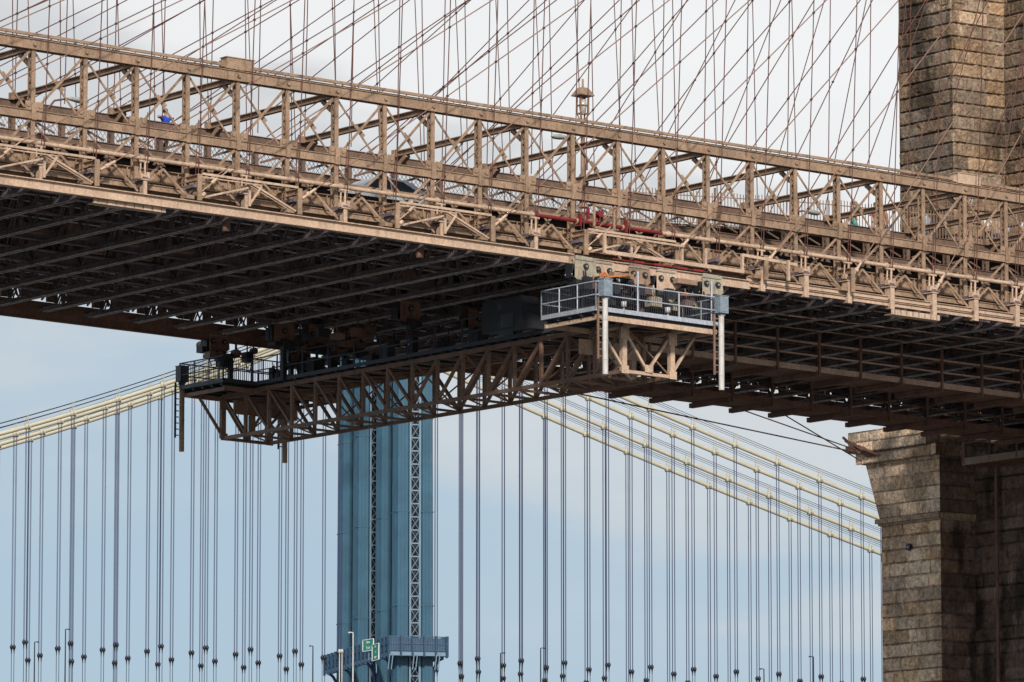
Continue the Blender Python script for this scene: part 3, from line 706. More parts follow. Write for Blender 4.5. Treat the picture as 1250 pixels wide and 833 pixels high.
# ------------------------------------------------------------------ granite tower
def vnoise(x, y, seed=0):
    xi = np.floor(x).astype(np.int64); yi = np.floor(y).astype(np.int64); fx = x-xi; fy = y-yi
    fx = fx*fx*(3-2*fx); fy = fy*fy*(3-2*fy)
    def h(a, b):
        n = (a*374761393+b*668265263+seed*1442695041) & 0x7fffffff
        n = ((n ^ (n >> 13))*1274126177) & 0x7fffffff
        return ((n ^ (n >> 16)) & 0xffff)/65535.
    return (h(xi, yi)*(1-fx)+h(xi+1, yi)*fx)*(1-fy)+(h(xi, yi+1)*(1-fx)+h(xi+1, yi+1)*fx)*fy
TW = thing('stone_tower', 'weathered granite block tower and pier that the near bridge runs into', 'tower', (72, 30, -41.5))
def masonry(name, o0, o1, du, length, ztop_len, nrm, res=.055, ch=.66, seed=1, parent=TW, mt=STONE, relief=1.15, blen=1.75):
    sootk = .30 if mt == STONEL else .68; lift = 1.22 if mt == STONEL else 1.  # paler copy gets less soot and a colour lift as painted light
    """vertical wall: bottom corner o0 -> height up to z of o1; du horizontal unit; relief displaced outwards"""
    z0, z1 = o0[2], o1[2]; nz = max(2, int((z1-z0)/res)); nx = max(2, int(length/res))
    s_ = np.linspace(0, 1, nx+1); t_ = np.linspace(0, 1, nz+1); SS, TT = np.meshgrid(s_, t_)
    Lz = length+(ztop_len-length)*TT; X = SS*Lz; Z = TT*(z1-z0)
    wob = (vnoise(X*.7, Z*.7, seed+9)-.5)*.03
    row = np.floor(Z/ch+wob).astype(int); fz = Z/ch+wob-row
    offs = ((row % 2)*.5+(vnoise(row*1.7+.5, row*0+.5, seed+3)-.5)*.35)
    # widths vary from block to block
    xb = X/blen+offs+(vnoise(X/blen*.9, row*3.1, seed+5)-.5)*.5
    col = np.floor(xb).astype(int); fx = xb-col
    dx = np.minimum(fx, 1-fx)*blen; dz = np.minimum(fz, 1-fz)*ch
    def hb(k): return vnoise(col*1.0+.0, row*1.0, seed+k)
    # hashed per block (integer lattice points)
    r1, r2, r3, r4 = hb(11), hb(12), hb(13), hb(14)
    rg_ = vnoise(X*6, Z*6, seed+21); e = np.minimum(dx*1.8+.012, dz); edge = np.clip(e/(.025+.085*rg_), 0, 1); edge = edge*edge*(3-2*edge)
    rock = vnoise(X*3.1, Z*4.3, seed)*.5+vnoise(X*7.3, Z*9.1, seed+1)*.3+vnoise(X*16, Z*19, seed+2)*.2
    hgt = -.09+edge*(.06+.07*rock*(.4+.9*r2)+.05*r1+(fx-.5)*.05*(r3-.5)+(fz-.5)*.06*(r4-.3))*1.0
    hgt += edge*(vnoise(X*2.1+5, Z*2.7, seed+6) > .80)*-.05*(r3 > .5)
    hgt *= relief
    hgt[:, 0] = 0; hgt[:, -1] = 0
    du = np.array(du); nrm = np.array(nrm); P = np.array(o0)[None, None]+du*X[..., None]+np.array([0, 0, 1])*Z[..., None]+nrm*hgt[..., None]
    if o1[0] != o0[0] or o1[1] != o0[1]:
        P += (np.array([o1[0]-o0[0], o1[1]-o0[1], 0]))*TT[..., None]
    idx = np.arange((nx+1)*(nz+1)).reshape(nz+1, nx+1)
    F = np.stack([idx[:-1, :-1], idx[:-1, 1:], idx[1:, 1:], idx[1:, :-1]], -1).reshape(-1, 4)
    me = bpy.data.meshes.new(name); me.from_pydata((P.reshape(-1, 3)-np.array(TW['_b'])).tolist(), [], F.tolist())
    fine = vnoise(X*19, Z*23, seed+31)*.6+vnoise(X*9, Z*11, seed+32)*.4
    base = ((.68+.62*r1)*(.62+.72*fine))[..., None]*np.ones(3)
    tint = np.stack([np.ones_like(r2), .97+.0*r2, .93+.0*r2], -1)*(1+np.stack([(r2-.5)*.12, (r2-.5)*-.02, (r2-.5)*-.22], -1))
    pale = (r3 > .88)[..., None]*.22; dark = (r4 < .12)[..., None]*-.18
    soot = np.clip((vnoise(X*.9+3, Z*.35, seed+41)*.55+vnoise(X*3.2, Z*.8, seed+42)*.3+vnoise(X*8, Z*5, seed+43)*.15-.50)*5, 0, 1)[..., None]
    lowf = (.80+.45*vnoise(X*.35, Z*.5, seed+44))[..., None]
    cc = np.clip((base*tint+pale+dark)*lowf*(1-sootk*soot)*lift, .08, 1.7)*(.36+.64*np.clip(e/(.02+.05*rg_), 0, 1))[..., None]
    a = me.color_attributes.new('block', 'FLOAT_COLOR', 'POINT')
    buf = np.ones(((nx+1)*(nz+1), 4), np.float32); buf[:, :3] = cc.reshape(-1, 3); a.data.foreach_set('color', buf.ravel())
    me.materials.append(mt); o = bpy.data.objects.new(name, me); COL.objects.link(o)
    o.parent = parent
    return o
def stone_box(name, a, b, parent=TW, mt=STONE):
    m = M(True); m.box(a, b); o = build(name, m, mt, parent)
    me = o.data; at = me.color_attributes.new('block', 'FLOAT_COLOR', 'POINT'); at.data.foreach_set('color', [.95]*(4*len(me.vertices))); return o
NU = (-1, 0, 0); NV = (0, -1, 0)
# buttress above the deck (far shaft): face towards the span, face towards the camera, then the main wall
zD = -5.5
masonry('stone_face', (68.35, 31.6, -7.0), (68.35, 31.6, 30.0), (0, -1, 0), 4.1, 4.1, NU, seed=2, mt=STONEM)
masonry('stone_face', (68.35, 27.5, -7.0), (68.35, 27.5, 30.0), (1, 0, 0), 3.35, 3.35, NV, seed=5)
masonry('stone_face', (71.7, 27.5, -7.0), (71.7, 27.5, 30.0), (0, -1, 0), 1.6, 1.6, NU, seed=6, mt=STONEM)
masonry('stone_face', (71.7, 25.9, -7.0), (71.7, 25.9, 30.0), (1, 0, 0), 9., 9., NV, res=.15, seed=7)
masonry('stone_face', (71.7, 34.2, -7.0), (71.7, 34.2, 30.0), (0, -1, 0), 2.6, 2.6, NU, res=.15, seed=8)
stone_box('tower_core', (71.9, 26.1, -7), (80.5, 34.0, 38)); stone_box('tower_core', (68.55, 27.7, -7), (71.9, 31.4, 30))
# below the deck: wider buttress with a flared top, a moulding and a capping course
ZL = -11.62   # moulding level (z)
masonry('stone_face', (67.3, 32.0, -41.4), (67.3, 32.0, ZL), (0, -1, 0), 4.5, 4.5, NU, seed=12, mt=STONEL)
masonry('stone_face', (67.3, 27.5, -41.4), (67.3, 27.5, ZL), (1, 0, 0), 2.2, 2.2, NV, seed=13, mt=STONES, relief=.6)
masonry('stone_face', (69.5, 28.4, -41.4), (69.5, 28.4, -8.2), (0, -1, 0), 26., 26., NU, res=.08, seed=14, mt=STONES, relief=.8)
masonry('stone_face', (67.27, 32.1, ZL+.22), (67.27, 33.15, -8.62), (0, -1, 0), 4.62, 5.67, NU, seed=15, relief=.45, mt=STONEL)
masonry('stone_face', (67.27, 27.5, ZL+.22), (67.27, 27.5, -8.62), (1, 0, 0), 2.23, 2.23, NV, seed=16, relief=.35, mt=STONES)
m = M(True)
m.poly([(67.30, 32.0, ZL-.05), (67.02, 32.0+.28, ZL+.10), (67.02, 32.28, ZL+.2), (67.27, 32.12, ZL+.26), (69.5, 32.12, ZL+.26), (69.5, 32.0, ZL-.05)], (0, -4.62, 0)) if False else None
m.box((67.12, 27.42, ZL-.02), (69.5, 32.3, ZL+.20)); m.box((67.2, 27.46, ZL-.14), (69.5, 32.15, ZL-.02))
o = build('moulding', m, STONE, TW); at = o.data.color_attributes.new('block', 'FLOAT_COLOR', 'POINT'); at.data.foreach_set('color', [1.]*(4*len(o.data.vertices)))
# capping courses
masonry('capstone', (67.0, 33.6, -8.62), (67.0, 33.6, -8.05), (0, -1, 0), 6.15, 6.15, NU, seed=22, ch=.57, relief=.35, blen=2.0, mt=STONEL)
masonry('capstone', (67.0, 27.45, -8.62), (67.0, 27.45, -8.05), (1, 0, 0), 3., 3., NV, seed=23, ch=.57, relief=.3, blen=1.4)
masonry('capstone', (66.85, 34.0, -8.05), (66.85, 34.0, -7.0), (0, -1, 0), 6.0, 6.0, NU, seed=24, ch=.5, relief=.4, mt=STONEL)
stone_box('tower_core', (67.2, 27.62, -8.62), (72, 33.4, -8.06)); stone_box('tower_core', (67.0, 28.1, -8.05), (72, 33.9, -7.02)); 
stone_box('tower_core', (67.5, 27.7, -41.4), (80, 31.8, ZL)); stone_box('tower_core', (69.7, -8, -41.4), (80, 34, -8.3)); stone_box('tower_core', (67.45, 27.7, ZL), (71, 32.0, -8.62))
# middle and near shafts and the top of the tower (seen only from other positions)
for v0, v1, sd_ in ((9.8, 16.2, 31), (-8.0, -1.4, 33)):
    masonry('stone_face', (70.5, v1, -8.2), (70.5, v1, 30), (0, -1, 0), v1-v0, v1-v0, NU, res=.16, seed=sd_)
    masonry('stone_face', (70.5, v0, -8.2), (70.5, v0, 30), (1, 0, 0), 9.5, 9.5, NV, res=.16, seed=sd_+1)
    stone_box('tower_core', (70.7, v0+.2, -8.2), (80, v1-.2, 30))
stone_box('parapet', (69.5, -9, 30), (81, 35, 37.5))
m = M(True); m.tube((67.16, 29.8, -12.95), (67.28, 29.8, -12.95), .18, 16); m.cur = 1; m.tube((67.13, 29.8, -12.95), (67.16, 29.8, -12.95), .07, 10)
build('anchor_eye', m, [SOCK, GREY], TW)
m = M(True); m.tube((69.25, 25.6, -41), (69.25, 25.6, -8.5), .09, 8); m.tube((69.3, 23.4, -41), (69.3, 23.4, -8.5), .06, 8); build('drain_pipe', m, MARO, TW)
m = M(True)
for k in range(7): m.bar((66.6+.1*(k % 3), 33.9-.22*k, -7.4-.08*k), (67.0, 32.6-.15*k, -8.3), .12, .1)
m.box((66.6, 33.2, -8.0), (66.95, 33.9, -7.7)); m.bar((66.7, 34.2, -7.2), (66.7, 32.9, -8.1), .1, .1)
build('cable_anchor', m, MARO, TW)
m = M(True)
m.tube((40.5, 24, -7.4), (66.8, 33.6, -7.95), .035, 6); m.tube((54, 27.0, -7.15), (66.8, 33.3, -7.9), .03, 6); m.tube((57, 27.0, -7.25), (66.8, 32.9, -8.5), .03, 6)
build('guy_wire', m, MARO, TW)
# little access gallery beside the pier
AG = thing('access_gallery', 'short brown steel gallery with a single handrail against the dark pier wall', 'gallery', (68.5, 24, -9))
m = M(True); m.box((67.4, 8, -9.25), (69.4, 25.9, -9.15)); build('floor_plate', m, MARO, AG)
m = M(True); m.bar((67.4, 8, -9.1), (67.4, 25.9, -9.1), .05, .34); build('edge_board', m, TAN2, AG)
m = M(True); m.tube((67.4, 8, -8.2), (67.4, 25.9, -8.2), .04, 6)
for y in range(8, 27, 2): m.tube((67.4, y-.1, -9.2), (67.4, y-.1, -8.2), .05, 6)
build('railing', m, MARO, AG)
m = M(True)
for y in (12., 18., 25.8): m.bar((67.45, y, -9.2), (67.45, y, -7.2), .16, .16)
build('hanger_post', m, MARO, AG)

# ------------------------------------------------------------------ steel bridge far behind
PHI, OX, OY, S1 = 0.26235, -58.30025, 660.98991, 56.01629
rg = np.array([math.cos(YAW), -math.sin(YAW), 0]); fh = np.array([math.sin(YAW), math.cos(YAW), 0])
SX = rg*math.cos(PHI)+fh*math.sin(PHI); TX = -rg*math.sin(PHI)+fh*math.cos(PHI); ORG = CAM+rg*OX+fh*OY
def Q(s_, t, z): return Vector(ORG+SX*s_+TX*t+np.array([0, 0, z]))
def qbox(m, s0, s1, t0, t1, z0, z1, s0t=None, s1t=None):
    s0t = s0 if s0t is None else s0t; s1t = s1 if s1t is None else s1t
    P = [Q(s0, t0, z0), Q(s1, t0, z0), Q(s1, t1, z0), Q(s0, t1, z0), Q(s0t, t0, z1), Q(s1t, t0, z1), Q(s1t, t1, z1), Q(s0t, t1, z1)]
    m._add(P, [(3,2,1,0),(4,5,6,7),(0,1,5,4),(1,2,6,5),(2,3,7,6),(3,0,4,7)])
FB = thing('steel_suspension_bridge', 'blue steel suspension bridge far behind, with cream cables and clusters of vertical ropes', 'bridge', Q(47.7, 14, 0))
CT = [0, 8.53, 20.73, 29.26]
SC = 47.75; 
def zdeck(s_): return 49.378-.00843*s_-.00015*s_*s_
def zc(s_): return (75.267+.30823*s_+.00162*s_*s_) if s_ < SC else (114.11-.49061*s_+.00065*s_*s_)
zsad = 93.2
def zcab(s_):
    z = zc(s_); return min(z, zsad) if abs(s_-SC) < 8 else z
SL = np.concatenate([np.arange(-88, SC-3, 5.52/2), [SC], np.arange(SC+3, 190, 5.52/2)])
for t in CT:
    m = M(True); m.path([Q(s_, t, zcab(s_)) for s_ in SL], .27, 12); c = build('main_cable', m, CREAM, FB)
    m = M(True); m.path([Q(s_, t-.55, zcab(s_)+1.25) for s_ in SL], .035, 5); m.path([Q(s_, t-.55, zcab(s_)+.75) for s_ in SL], .025, 5); m.path([Q(s_, t+.55, zcab(s_)+1.25) for s_ in SL], .035, 5)
    build('hand_rope', m, SOCK, c)
SP = [('L', k, k*5.52) for k in range(-8, 8)]+[('R', k, S1+k*5.52) for k in range(0, 17)]
hid = [s_ for s_ in (k*5.52 for k in range(8, 9))]
for ti, t in enumerate(CT):
    lst = [x for x in SP if not (x[1] < -5 and x[0] == 'L')]
    if ti in (2, 3): pass
    for side, k, s_ in lst:
        if ti == 3 and k > 13: continue
        if ti == 0 and side == 'L' and k < -2: continue
        zt, zb = zc(s_), zdeck(s_)
        m = M(True)
        for a, b in ((-.23, -.16), (-.08, .16), (.08, -.16), (.23, .16)):
            m.tube(Q(s_+a, t+b, zb), Q(s_+a, t+b, zt-.25), .031, 5)
        h = build('hanger_rope', m, ROPE, FB)
        m = M(True)
        for a in (-.16, .16):
            m.lathe(Q(s_+a, t, zb-.25), [(.05, -.7), (.07, -.35), (.13, -.1), (.20, .0), (.20, .22), (.12, .35), (.05, .5)], 8)
            m.tube(Q(s_+a, t, zb-6.5), Q(s_+a, t, zb-.3), .038, 5)
        m.tube(Q(s_-.36, t, zb-.05), Q(s_+.36, t, zb-.05), .09, 6)
        build('rope_socket', m, SOCK, h)
        m = M(True)
        m.tube(Q(s_-.30, t, zt-.16*0-.30*.3), Q(s_+.30, t, zt+.09), .36, 12); m.tube(Q(s_-.34, t, zt), Q(s_-.26, t, zt), .43, 12); m.tube(Q(s_+.26, t, zt), Q(s_+.34, t, zt), .43, 12)
        m.tube(Q(s_, t-.55, zt), Q(s_, t-.55, zt+1.4), .05, 5); m.tube(Q(s_, t+.55, zt), Q(s_, t+.55, zt+1.4), .05, 5)
        build('cable_clamp', m, MBL if False else CREAM, h)
# deck below the frame
m = M(True)
for a in range(-90, 200, 10): qbox(m, a, a+10, -2.4, 31.6, zdeck(a+5)-11.5, zdeck(a+5)-5.2)
build('deck', m, MBW, FB)
m = M(True)
for k in range(-16, 36):
    a = k*5.52; b = a+5.52; z0, z1 = zdeck(a)-11.3, zdeck(a)-5.4
    m.bar(Q(a, -2.6, z0), Q(a, -2.6, z1), .3, .45); m.bar(Q(a, -2.6, z0), Q(b, -2.6, z1), .25, .35); m.bar(Q(a, -2.6, z1-.2), Q(b, -2.6, zdeck(b)-5.6), .3, .6); m.bar(Q(a, -2.6, z0), Q(b, -2.6, zdeck(b)-11.3), .3, .6)
build('deck_truss', m, MBL, FB)
m = M(True)
for a in range(-90, -18, 3): m.tube(Q(a, -2.4, 39), Q(a, -2.4, 44.75), .05, 5)
m.tube(Q(-90, -2.4, 45.2), Q(-18, -2.4, 44.5), .10, 5)
build('deck_railing', m, SOCK, FB)
# tower legs: two rounded box columns tied by X lattice
def leg(t, mtl=MB):
    m = M(True)
    zb, zt = 20., 93.
    def sx(z): return (z-50)/45.*.30     # taper
    cols = ((-2.35, -.68), (.82, 2.40))
    for a, b in cols:
        prof = [(a, .95), (a+.18, 1.25), (b-.18, 1.25), (b, .95), (b, -.95), (b-.18, -1.25), (a+.18, -1.25), (a, -.95)]
        V = []
        for z in (zb, zt):
            k = 1-sx(z)*.22
            V += [Q(SC+x*k, t+y, z) for x, y in prof]
        n = 8; m._add(V, [(i, n+i, n+(i+1) % n, (i+1) % n) for i in range(n)])
        m._add(V[n:], [tuple(range(n))])
        z = zb
        while z < zt-8:
            z += 11.5; k = 1-sx(z)*.22
            qbox(m, SC+a*k-.04, SC+b*k+.04, t-1.29, t+1.29, z, z+.12)
    for a, b in cols:
        for f_ in (.12, .36, .64, .88):
            x = a+(b-a)*f_; k = 1-sx(50)*.22; y = 1.27 if .2 < f_ < .8 else 1.16
            for (za_, zb_) in ((zb, zt),):
                ka, kb = 1-sx(za_)*.22, 1-sx(zb_)*.22
                qbox(m, SC+x*ka-.035, SC+x*ka+.035, t-y-.05, t-y, za_, zb_, SC+x*kb-.035, SC+x*kb+.035)
        for f_ in (-.7, 0, .7): ka, kb = 1-sx(zb)*.22, 1-sx(zt)*.22; qbox(m, SC+a*ka-.06, SC+a*ka, t+f_-.04, t+f_+.04, zb, zt, SC+a*kb-.06, SC+a*kb)
    L_ = build('tower_leg', m, mtl, FB)
    m = M(True)
    for ty in (t-1.12, t+1.12):
        qbox(m, SC-.66, SC-.42, ty-.03, ty+.03, zb, zt); qbox(m, SC+.54, SC+.80, ty-.03, ty+.03, zb, zt)
        z = zb; h = 1.62
        while z < zt-1:
            m.bar(Q(SC-.42, ty, z+.14), Q(SC+.54, ty, z+h-.05), .06, .22, tuple(-TX)); m.bar(Q(SC-.42, ty, z+h-.05), Q(SC+.54, ty, z+.14), .05, .22, tuple(-TX))
            qbox(m, SC-.42, SC+.54, ty-.035, ty+.035, z-.03, z+.14); z += h
    build('lattice', m, MBL, L_)
    m = M(True); qbox(m, SC-.42, SC+.54, t-.25, t+.25, zb, zt); build('inner_web', m, SOCK, L_)
    m = M(True); m.lathe(Q(SC, t, zt), [(1.6, 0), (1.9, .5), (1.7, 1.0), (1.0, 1.6), (.2, 2.2), (0, 2.6)], 12); build('saddle_housing', m, MB, L_)
for t in CT: leg(t)
for (t0, t1) in ((1.2, 7.3), (22, 28)):
    z = 22; m = M(True)
    while z < 90:
        for ss in (SC-.7, SC+1.6):
            m.bar(Q(ss, t0, z), Q(ss, t1, z+7.6), .25, .35); m.bar(Q(ss, t1, z), Q(ss, t0, z+7.6), .25, .35); m.bar(Q(ss, t0, z), Q(ss, t1, z), .4, .5)
        z += 7.9
    build('tower_bracing', m, MB, FB)
# walkway gallery round the tower
m = M(True)
gs0, gs1, gt0, gt1, gz = 44.1, 51.4, -3.1, 31.0, 48.75
qbox(m, gs0, gs1, gt0, gt0+1.6, gz-.45, gz); qbox(m, gs0, gs0+1.0, gt0+1.6, gt1, gz-.45, gz); qbox(m, gs1-1.2, gs1, gt0+1.6, gt1, gz-.45, gz)
gl = build('tower_gallery', m, MBL, FB)
m = M(True)
for t in (gt0, ):
    for z in (gz+1.85, gz+.2, gz+1.0): m.bar(Q(gs0, t, z), Q(gs1, t, z), .09, .12)
    for k in range(25): ss = gs0+(gs1-gs0)*k/24; m.bar(Q(ss, t, gz), Q(ss, t, gz+1.85), .05, .05)
    for k in range(6): ss = gs0+(gs1-gs0)*k/5; m.bar(Q(ss, t-.12, gz-.55), Q(ss, t-.12, gz+1.95), .2, .2)
for ss in (gs0, gs1):
    for z in (gz+1.85, gz+.2, gz+1.0): m.bar(Q(ss, gt0, z), Q(ss, gt1, z), .09, .12)
    for k in range(70): t = gt0+(gt1-gt0)*k/69; m.bar(Q(ss, t, gz), Q(ss, t, gz+1.85), .05, .05)
    for k in range(18): t = gt0+(gt1-gt0)*k/17; m.bar(Q(ss-.1, t, gz-.7), Q(ss-.1, t, gz+1.95), .22, .25)
build('gallery_railing', m, MBM, gl)
m = M(True); qbox(m, gs0+.03, gs1, gt0+.05, gt0+.08, gz, gz+1.7); qbox(m, gs0+.06, gs0+.09, gt0, gt1, gz, gz+1.7); build('mesh_panel', m, MBW, gl)
for t in (-.3, 9., 20.5, 29.):       # curved brackets under the gallery
    for sgn, s_a in ((-1, SC-2.4), (1, SC+2.45)):
        pts = [Q(s_a+sgn*(1.3*(1-math.cos(a))), t, gz-3.6+3.0*math.sin(a)) for a in np.linspace(0, math.pi/2, 7)]
        m = M(True)
        for p, q in zip(pts, pts[1:]): m.bar(p, q, .5, .28)
        build('gallery_bracket', m, MBW, gl)
for a, b in ((gs0+.05, .8), (gs0+3.1, 1), (gs0+5.9, 1)):
    m = M(True); m.tube(Q(a, gt0-.2, gz-.3), Q(a-.25, gt0-.3, gz-2.2), .07, 6); m.tube(Q(a+.4, gt0-.2, gz-.3), Q(a+.15, gt0-.3, gz-2.2), .07, 6); build('cable_conduit', m, MBL, gl)
# floor structure beneath the gallery between the legs
m = M(True); qbox(m, SC-1.6, SC+1.4, 1.3, 28, gz-9, gz-5); build('portal_girder', m, MB, FB)

# green road signs and lamp posts of the far bridge
def xy2(x, y, t):
    """point of the far bridge on the plane t seen at picture position; used to read off positions"""
    d = np.array([math.sin(YAW)*math.cos(PITCH), math.cos(YAW)*math.cos(PITCH), math.sin(PITCH)]); u = np.cross(rg, d)
    r_ = d+rg*(x-625)/FPX-u*(y-416.5)/FPX; k = np.dot(ORG+TX*t-CAM, TX)/np.dot(r_, TX); P = CAM+r_*k
    return float(np.dot(P-ORG, SX)), float(P[2]-CAM[2])
def sign(x0, y0, x1, y1, t, lines, label, size):
    s0, z0 = xy2(x0, y1, t); s1, z1 = xy2(x1, y0, t)
    base = Q(s0, t, z0); r_ = thing('road_sign', label, 'sign', base, 'green road signs at the blue tower')
    # turned to face traffic: runs mostly across the roadway, so it looks sheared in perspective
    a = base; b = Vector(Q(s1, t, z1)); w_ = (s1-s0); 
    tt = 3.0
    a0, za0 = xy2(x0, y1+.6, t+tt); a1, za1 = xy2(x1, y1-1.6, t); A = Q(a0, t+tt, min(za0, za1)); dv_ = Vector(Q(a1, t, min(za0, za1)))-A
    hgt = z1-z0
    n = dv_.cross(Vector((0, 0, 1))).normalized()
    if n.dot(Vector(CAM)-A) < 0: n = -n
    def P(u, v): return A+dv_*u+Vector((0, 0, v*hgt))
    m = M(True); m.poly([P(0, 0), P(1, 0), P(1, 1), P(0, 1)], tuple(-n*.08)); build('sign_board', m, GREEN, r_)
    m = M(True)
    for (a_, b_) in (((0, 0), (1, 0)), ((1, 0), (1, 1)), ((1, 1), (0, 1)), ((0, 1), (0, 0))): m.bar(P(*a_)+n*.02, P(*b_)+n*.02, .09, .09)
    build('sign_border', m, LETW, r_)
    for li, txt in enumerate(lines):
        cu = bpy.data.curves.new('txt', 'FONT'); cu.body = txt; cu.size = size; cu.extrude = .01; cu.align_x = 'CENTER'; cu.align_y = 'CENTER'
        ob = bpy.data.objects.new('txt', cu); COL.objects.link(ob); dg = bpy.context.evaluated_depsgraph_get(); me = bpy.data.meshes.new_from_object(ob.evaluated_get(dg))
        bpy.data.objects.remove(ob)
        X_ = dv_.normalized(); Z_ = Vector((0, 0, 1)); N_ = X_.cross(Z_).normalized()
        if N_.dot(n) < 0: X_ = -X_; N_ = -N_
        Mx = Matrix((X_, Z_, N_)).transposed().to_4x4(); Mx.translation = P(.5, 1-(li+.5)/len(lines))+n*.04-Vector(base)
        me.transform(Mx); me.materials.append(LETW); o = bpy.data.objects.new('lettering', me); COL.objects.link(o); o.parent = r_
    m = M(True); m.tube(P(.5, .0)-n*.1, P(.5, -.8)-n*.1, .06, 6); build('sign_post', m, MBL, r_)
sign(443, 781.5, 456, 795, -4.0, ['New', 'York'], 'upper, wider green road sign with white letters beside the blue tower gallery', .56)
sign(454.5, 787, 462.5, 806.5, -8.5, ['EXIT', '2', 'ONLY'], 'narrower green road sign hanging lower, below the gallery corner', .36)
def lamp_post(x, y, t, arm, label, mt=SOCK):
    s_, z = xy2(x, y, t); r_ = thing('lamp_post', label, 'street lamp', Q(s_, t, 42.5), 'lamp posts on the far bridge')
    m = M(True); m.tube(Q(s_, t, 42.5), Q(s_, t, z), .10, 8, .07); build('pole', m, mt, r_)
    m = M(True); m.bar(Q(s_, t, z), Q(s_+arm, t, z+.05), .10, .10); build('arm', m, mt, r_)
    m = M(True); m.bar(Q(s_+arm, t, z), Q(s_+arm*1.5, t, z), .28, .16); build('lamp_head', m, mt, r_)
lamp_post(80, 768.5, 22, .35, 'taller of two black lamp posts among the far bridge ropes left of its tower')
lamp_post(42.3, 784, 26, .35, 'shorter black lamp post farthest left of the blue tower')
lamp_post(382, 789, 22, -.3, 'black lamp post left of the blue tower')
lamp_post(611, 797.5, 22, .4, 'shorter black lamp post just right of the blue tower')
lamp_post(662.5, 791.5, 22, -.3, 'black lamp post between rope clusters right of the blue tower') if False else lamp_post(660, 791.5, 22, .4, 'taller black lamp post second to the right of the blue tower')
lamp_post(932.5, 817, 22, -.4, 'low black lamp post well left of the stone pier')
lamp_post(993, 802, 22, -.4, 'black lamp post nearest the stone pier')
lamp_post(431, 772.5, -4.5, -.4, 'white lamp post in front of the blue tower', WHITE)
m = M(True); P0 = xy2(417.5, 793, -4.4); P1 = xy2(414.5, 793, -4.4)
tl = thing('twin_lamp', 'pair of slim white poles with globe lamps before the blue tower', 'street lamp', Q(P0[0], -4.4, 42.5))
m.tube(Q(P0[0], -4.4, 42.5), Q(P0[0], -4.4, P0[1]-.5), .06, 6); m.tube(Q(P1[0], -4.4, 42.5), Q(P1[0], -4.4, P1[1]-.5), .06, 6); build('pole', m, WHITE, tl)
m = M(True)
for P_ in (P0, P1): m.lathe(Q(P_[0], -4.4, P_[1]-.5), [(0, 0), (.16, .1), (.2, .3), (.14, .5), (0, .56)], 8)
build('globe', m, GLASS, tl)

# ------------------------------------------------------------------ lamps on the near bridge
def ornate_lamp(u, v, wbase, wroof, label):
    r_ = thing('lantern_post', label, 'lamp', W((u, v, wbase)), 'ornate lanterns of the promenade')
    B = (u, v, wbase); H = wroof-wbase
    m = M(); m.lathe(B, [(.26, 0), (.26, .12), (.16, .2), (.14, .6), (.19, .7), (.11, .85), (.12, 1.2), (.17, 1.3), (.10, 1.5), (.09, H-1.9), (.12, H-1.85), (.07, H-1.7), (.07, H-1.4), (.11, H-1.35)], 12); build('post', m, TAN2, r_)
    m = M(); z = wbase+H-1.35
    for a in range(4):
        c, s_ = math.cos(a*math.pi/2+.6), math.sin(a*math.pi/2+.6)
        m.bar((u+c*.10, v+s_*.10, z), (u+c*.26, v+s_*.26, z+.35), .05, .05); m.bar((u+c*.26, v+s_*.26, z+.35), (u+c*.26, v+s_*.26, z+1.1), .05, .05)
        c2, s2 = math.cos((a+1)*math.pi/2+.6), math.sin((a+1)*math.pi/2+.6)
        for zz in (.35, .7, 1.08): m.bar((u+c*.26, v+s_*.26, z+zz), (u+c2*.26, v+s2*.26, z+zz), .035, .04)
    build('lantern_frame', m, TAN2, r_)
    m = M(); m.lathe((u, v, z+.35), [(0, 0), (.12, .02), (.16, .3), (.15, .6), (0, .68)], 10); build('lantern_glass', m, GLASS, r_)
    m = M(); zz = z+1.1
    P = []
    for hw, h in ((.36, 0), (.36, .04), (.20, .30), (.16, .36), (.06, .38)):
        P += [M().T((u+c*hw, v+s_*hw, zz+h)) for c, s_ in ((-1,-1),(1,-1),(1,1),(-1,1))]
    m._add(P, [(3,2,1,0)]+[(k*4+i, k*4+(i+1) % 4, (k+1)*4+(i+1) % 4, (k+1)*4+i) for k in range(4) for i in range(4)]+[(16,17,18,19)])
    m.tube((u, v, zz+.37), (u, v, zz+.75), .05, 8, .04)
    build('lamp_roof', m, TAN, r_)
ornate_lamp(32.55, 9.3, -.9, 4.15, 'tall tan lantern with pitched roof rising above the truss against white sky')
ornate_lamp(54.0, 9.3, -.5, 2.75, 'pale lantern roof in front of the granite tower beside a junction box')
def cobra(u, v, w0, w1, label, flip=-1):
    r_ = thing('street_light', label, 'street lamp', W((u, v, w0)), 'grey roadway lights on the truss')
    m = M(); m.tube((u, v, w0-.5), (u, v, w0), .05, 6); m.path([(u, v, w0), (u+flip*.3, v, w0+.5*(w1-w0)+.1), (u+flip*.9, v, w1)], .045, 6); build('arm', m, MARO, r_)
    m = M(); x = u+flip*.9; P = [(0, -.02, .10), (flip*.25, -.06, .14), (flip*.7, -.07, .17), (flip*.95, -.02, .10)]
    rings = []
    for dx, z, r in ((0, 0, .05), (.15, .01, .11), (.5, .0, .16), (.8, -.02, .14), (.95, -.02, .05)):
        rings.append([M().T((x+flip*dx, v+r*1.1*math.cos(a), w1+z+r*.75*math.sin(a))) for a in np.linspace(0, 2*math.pi, 10, endpoint=False)])
    V = [p for q in rings for p in q]; m._add(V, [(k*10+i, k*10+(i+1) % 10, (k+1)*10+(i+1) % 10, (k+1)*10+i) for k in range(4) for i in range(10)], True)
    m._add(rings[-1], [tuple(range(10))]); m._add(rings[0], [tuple(range(9, -1, -1))])
    build('lamp_head', m, GREY, r_)
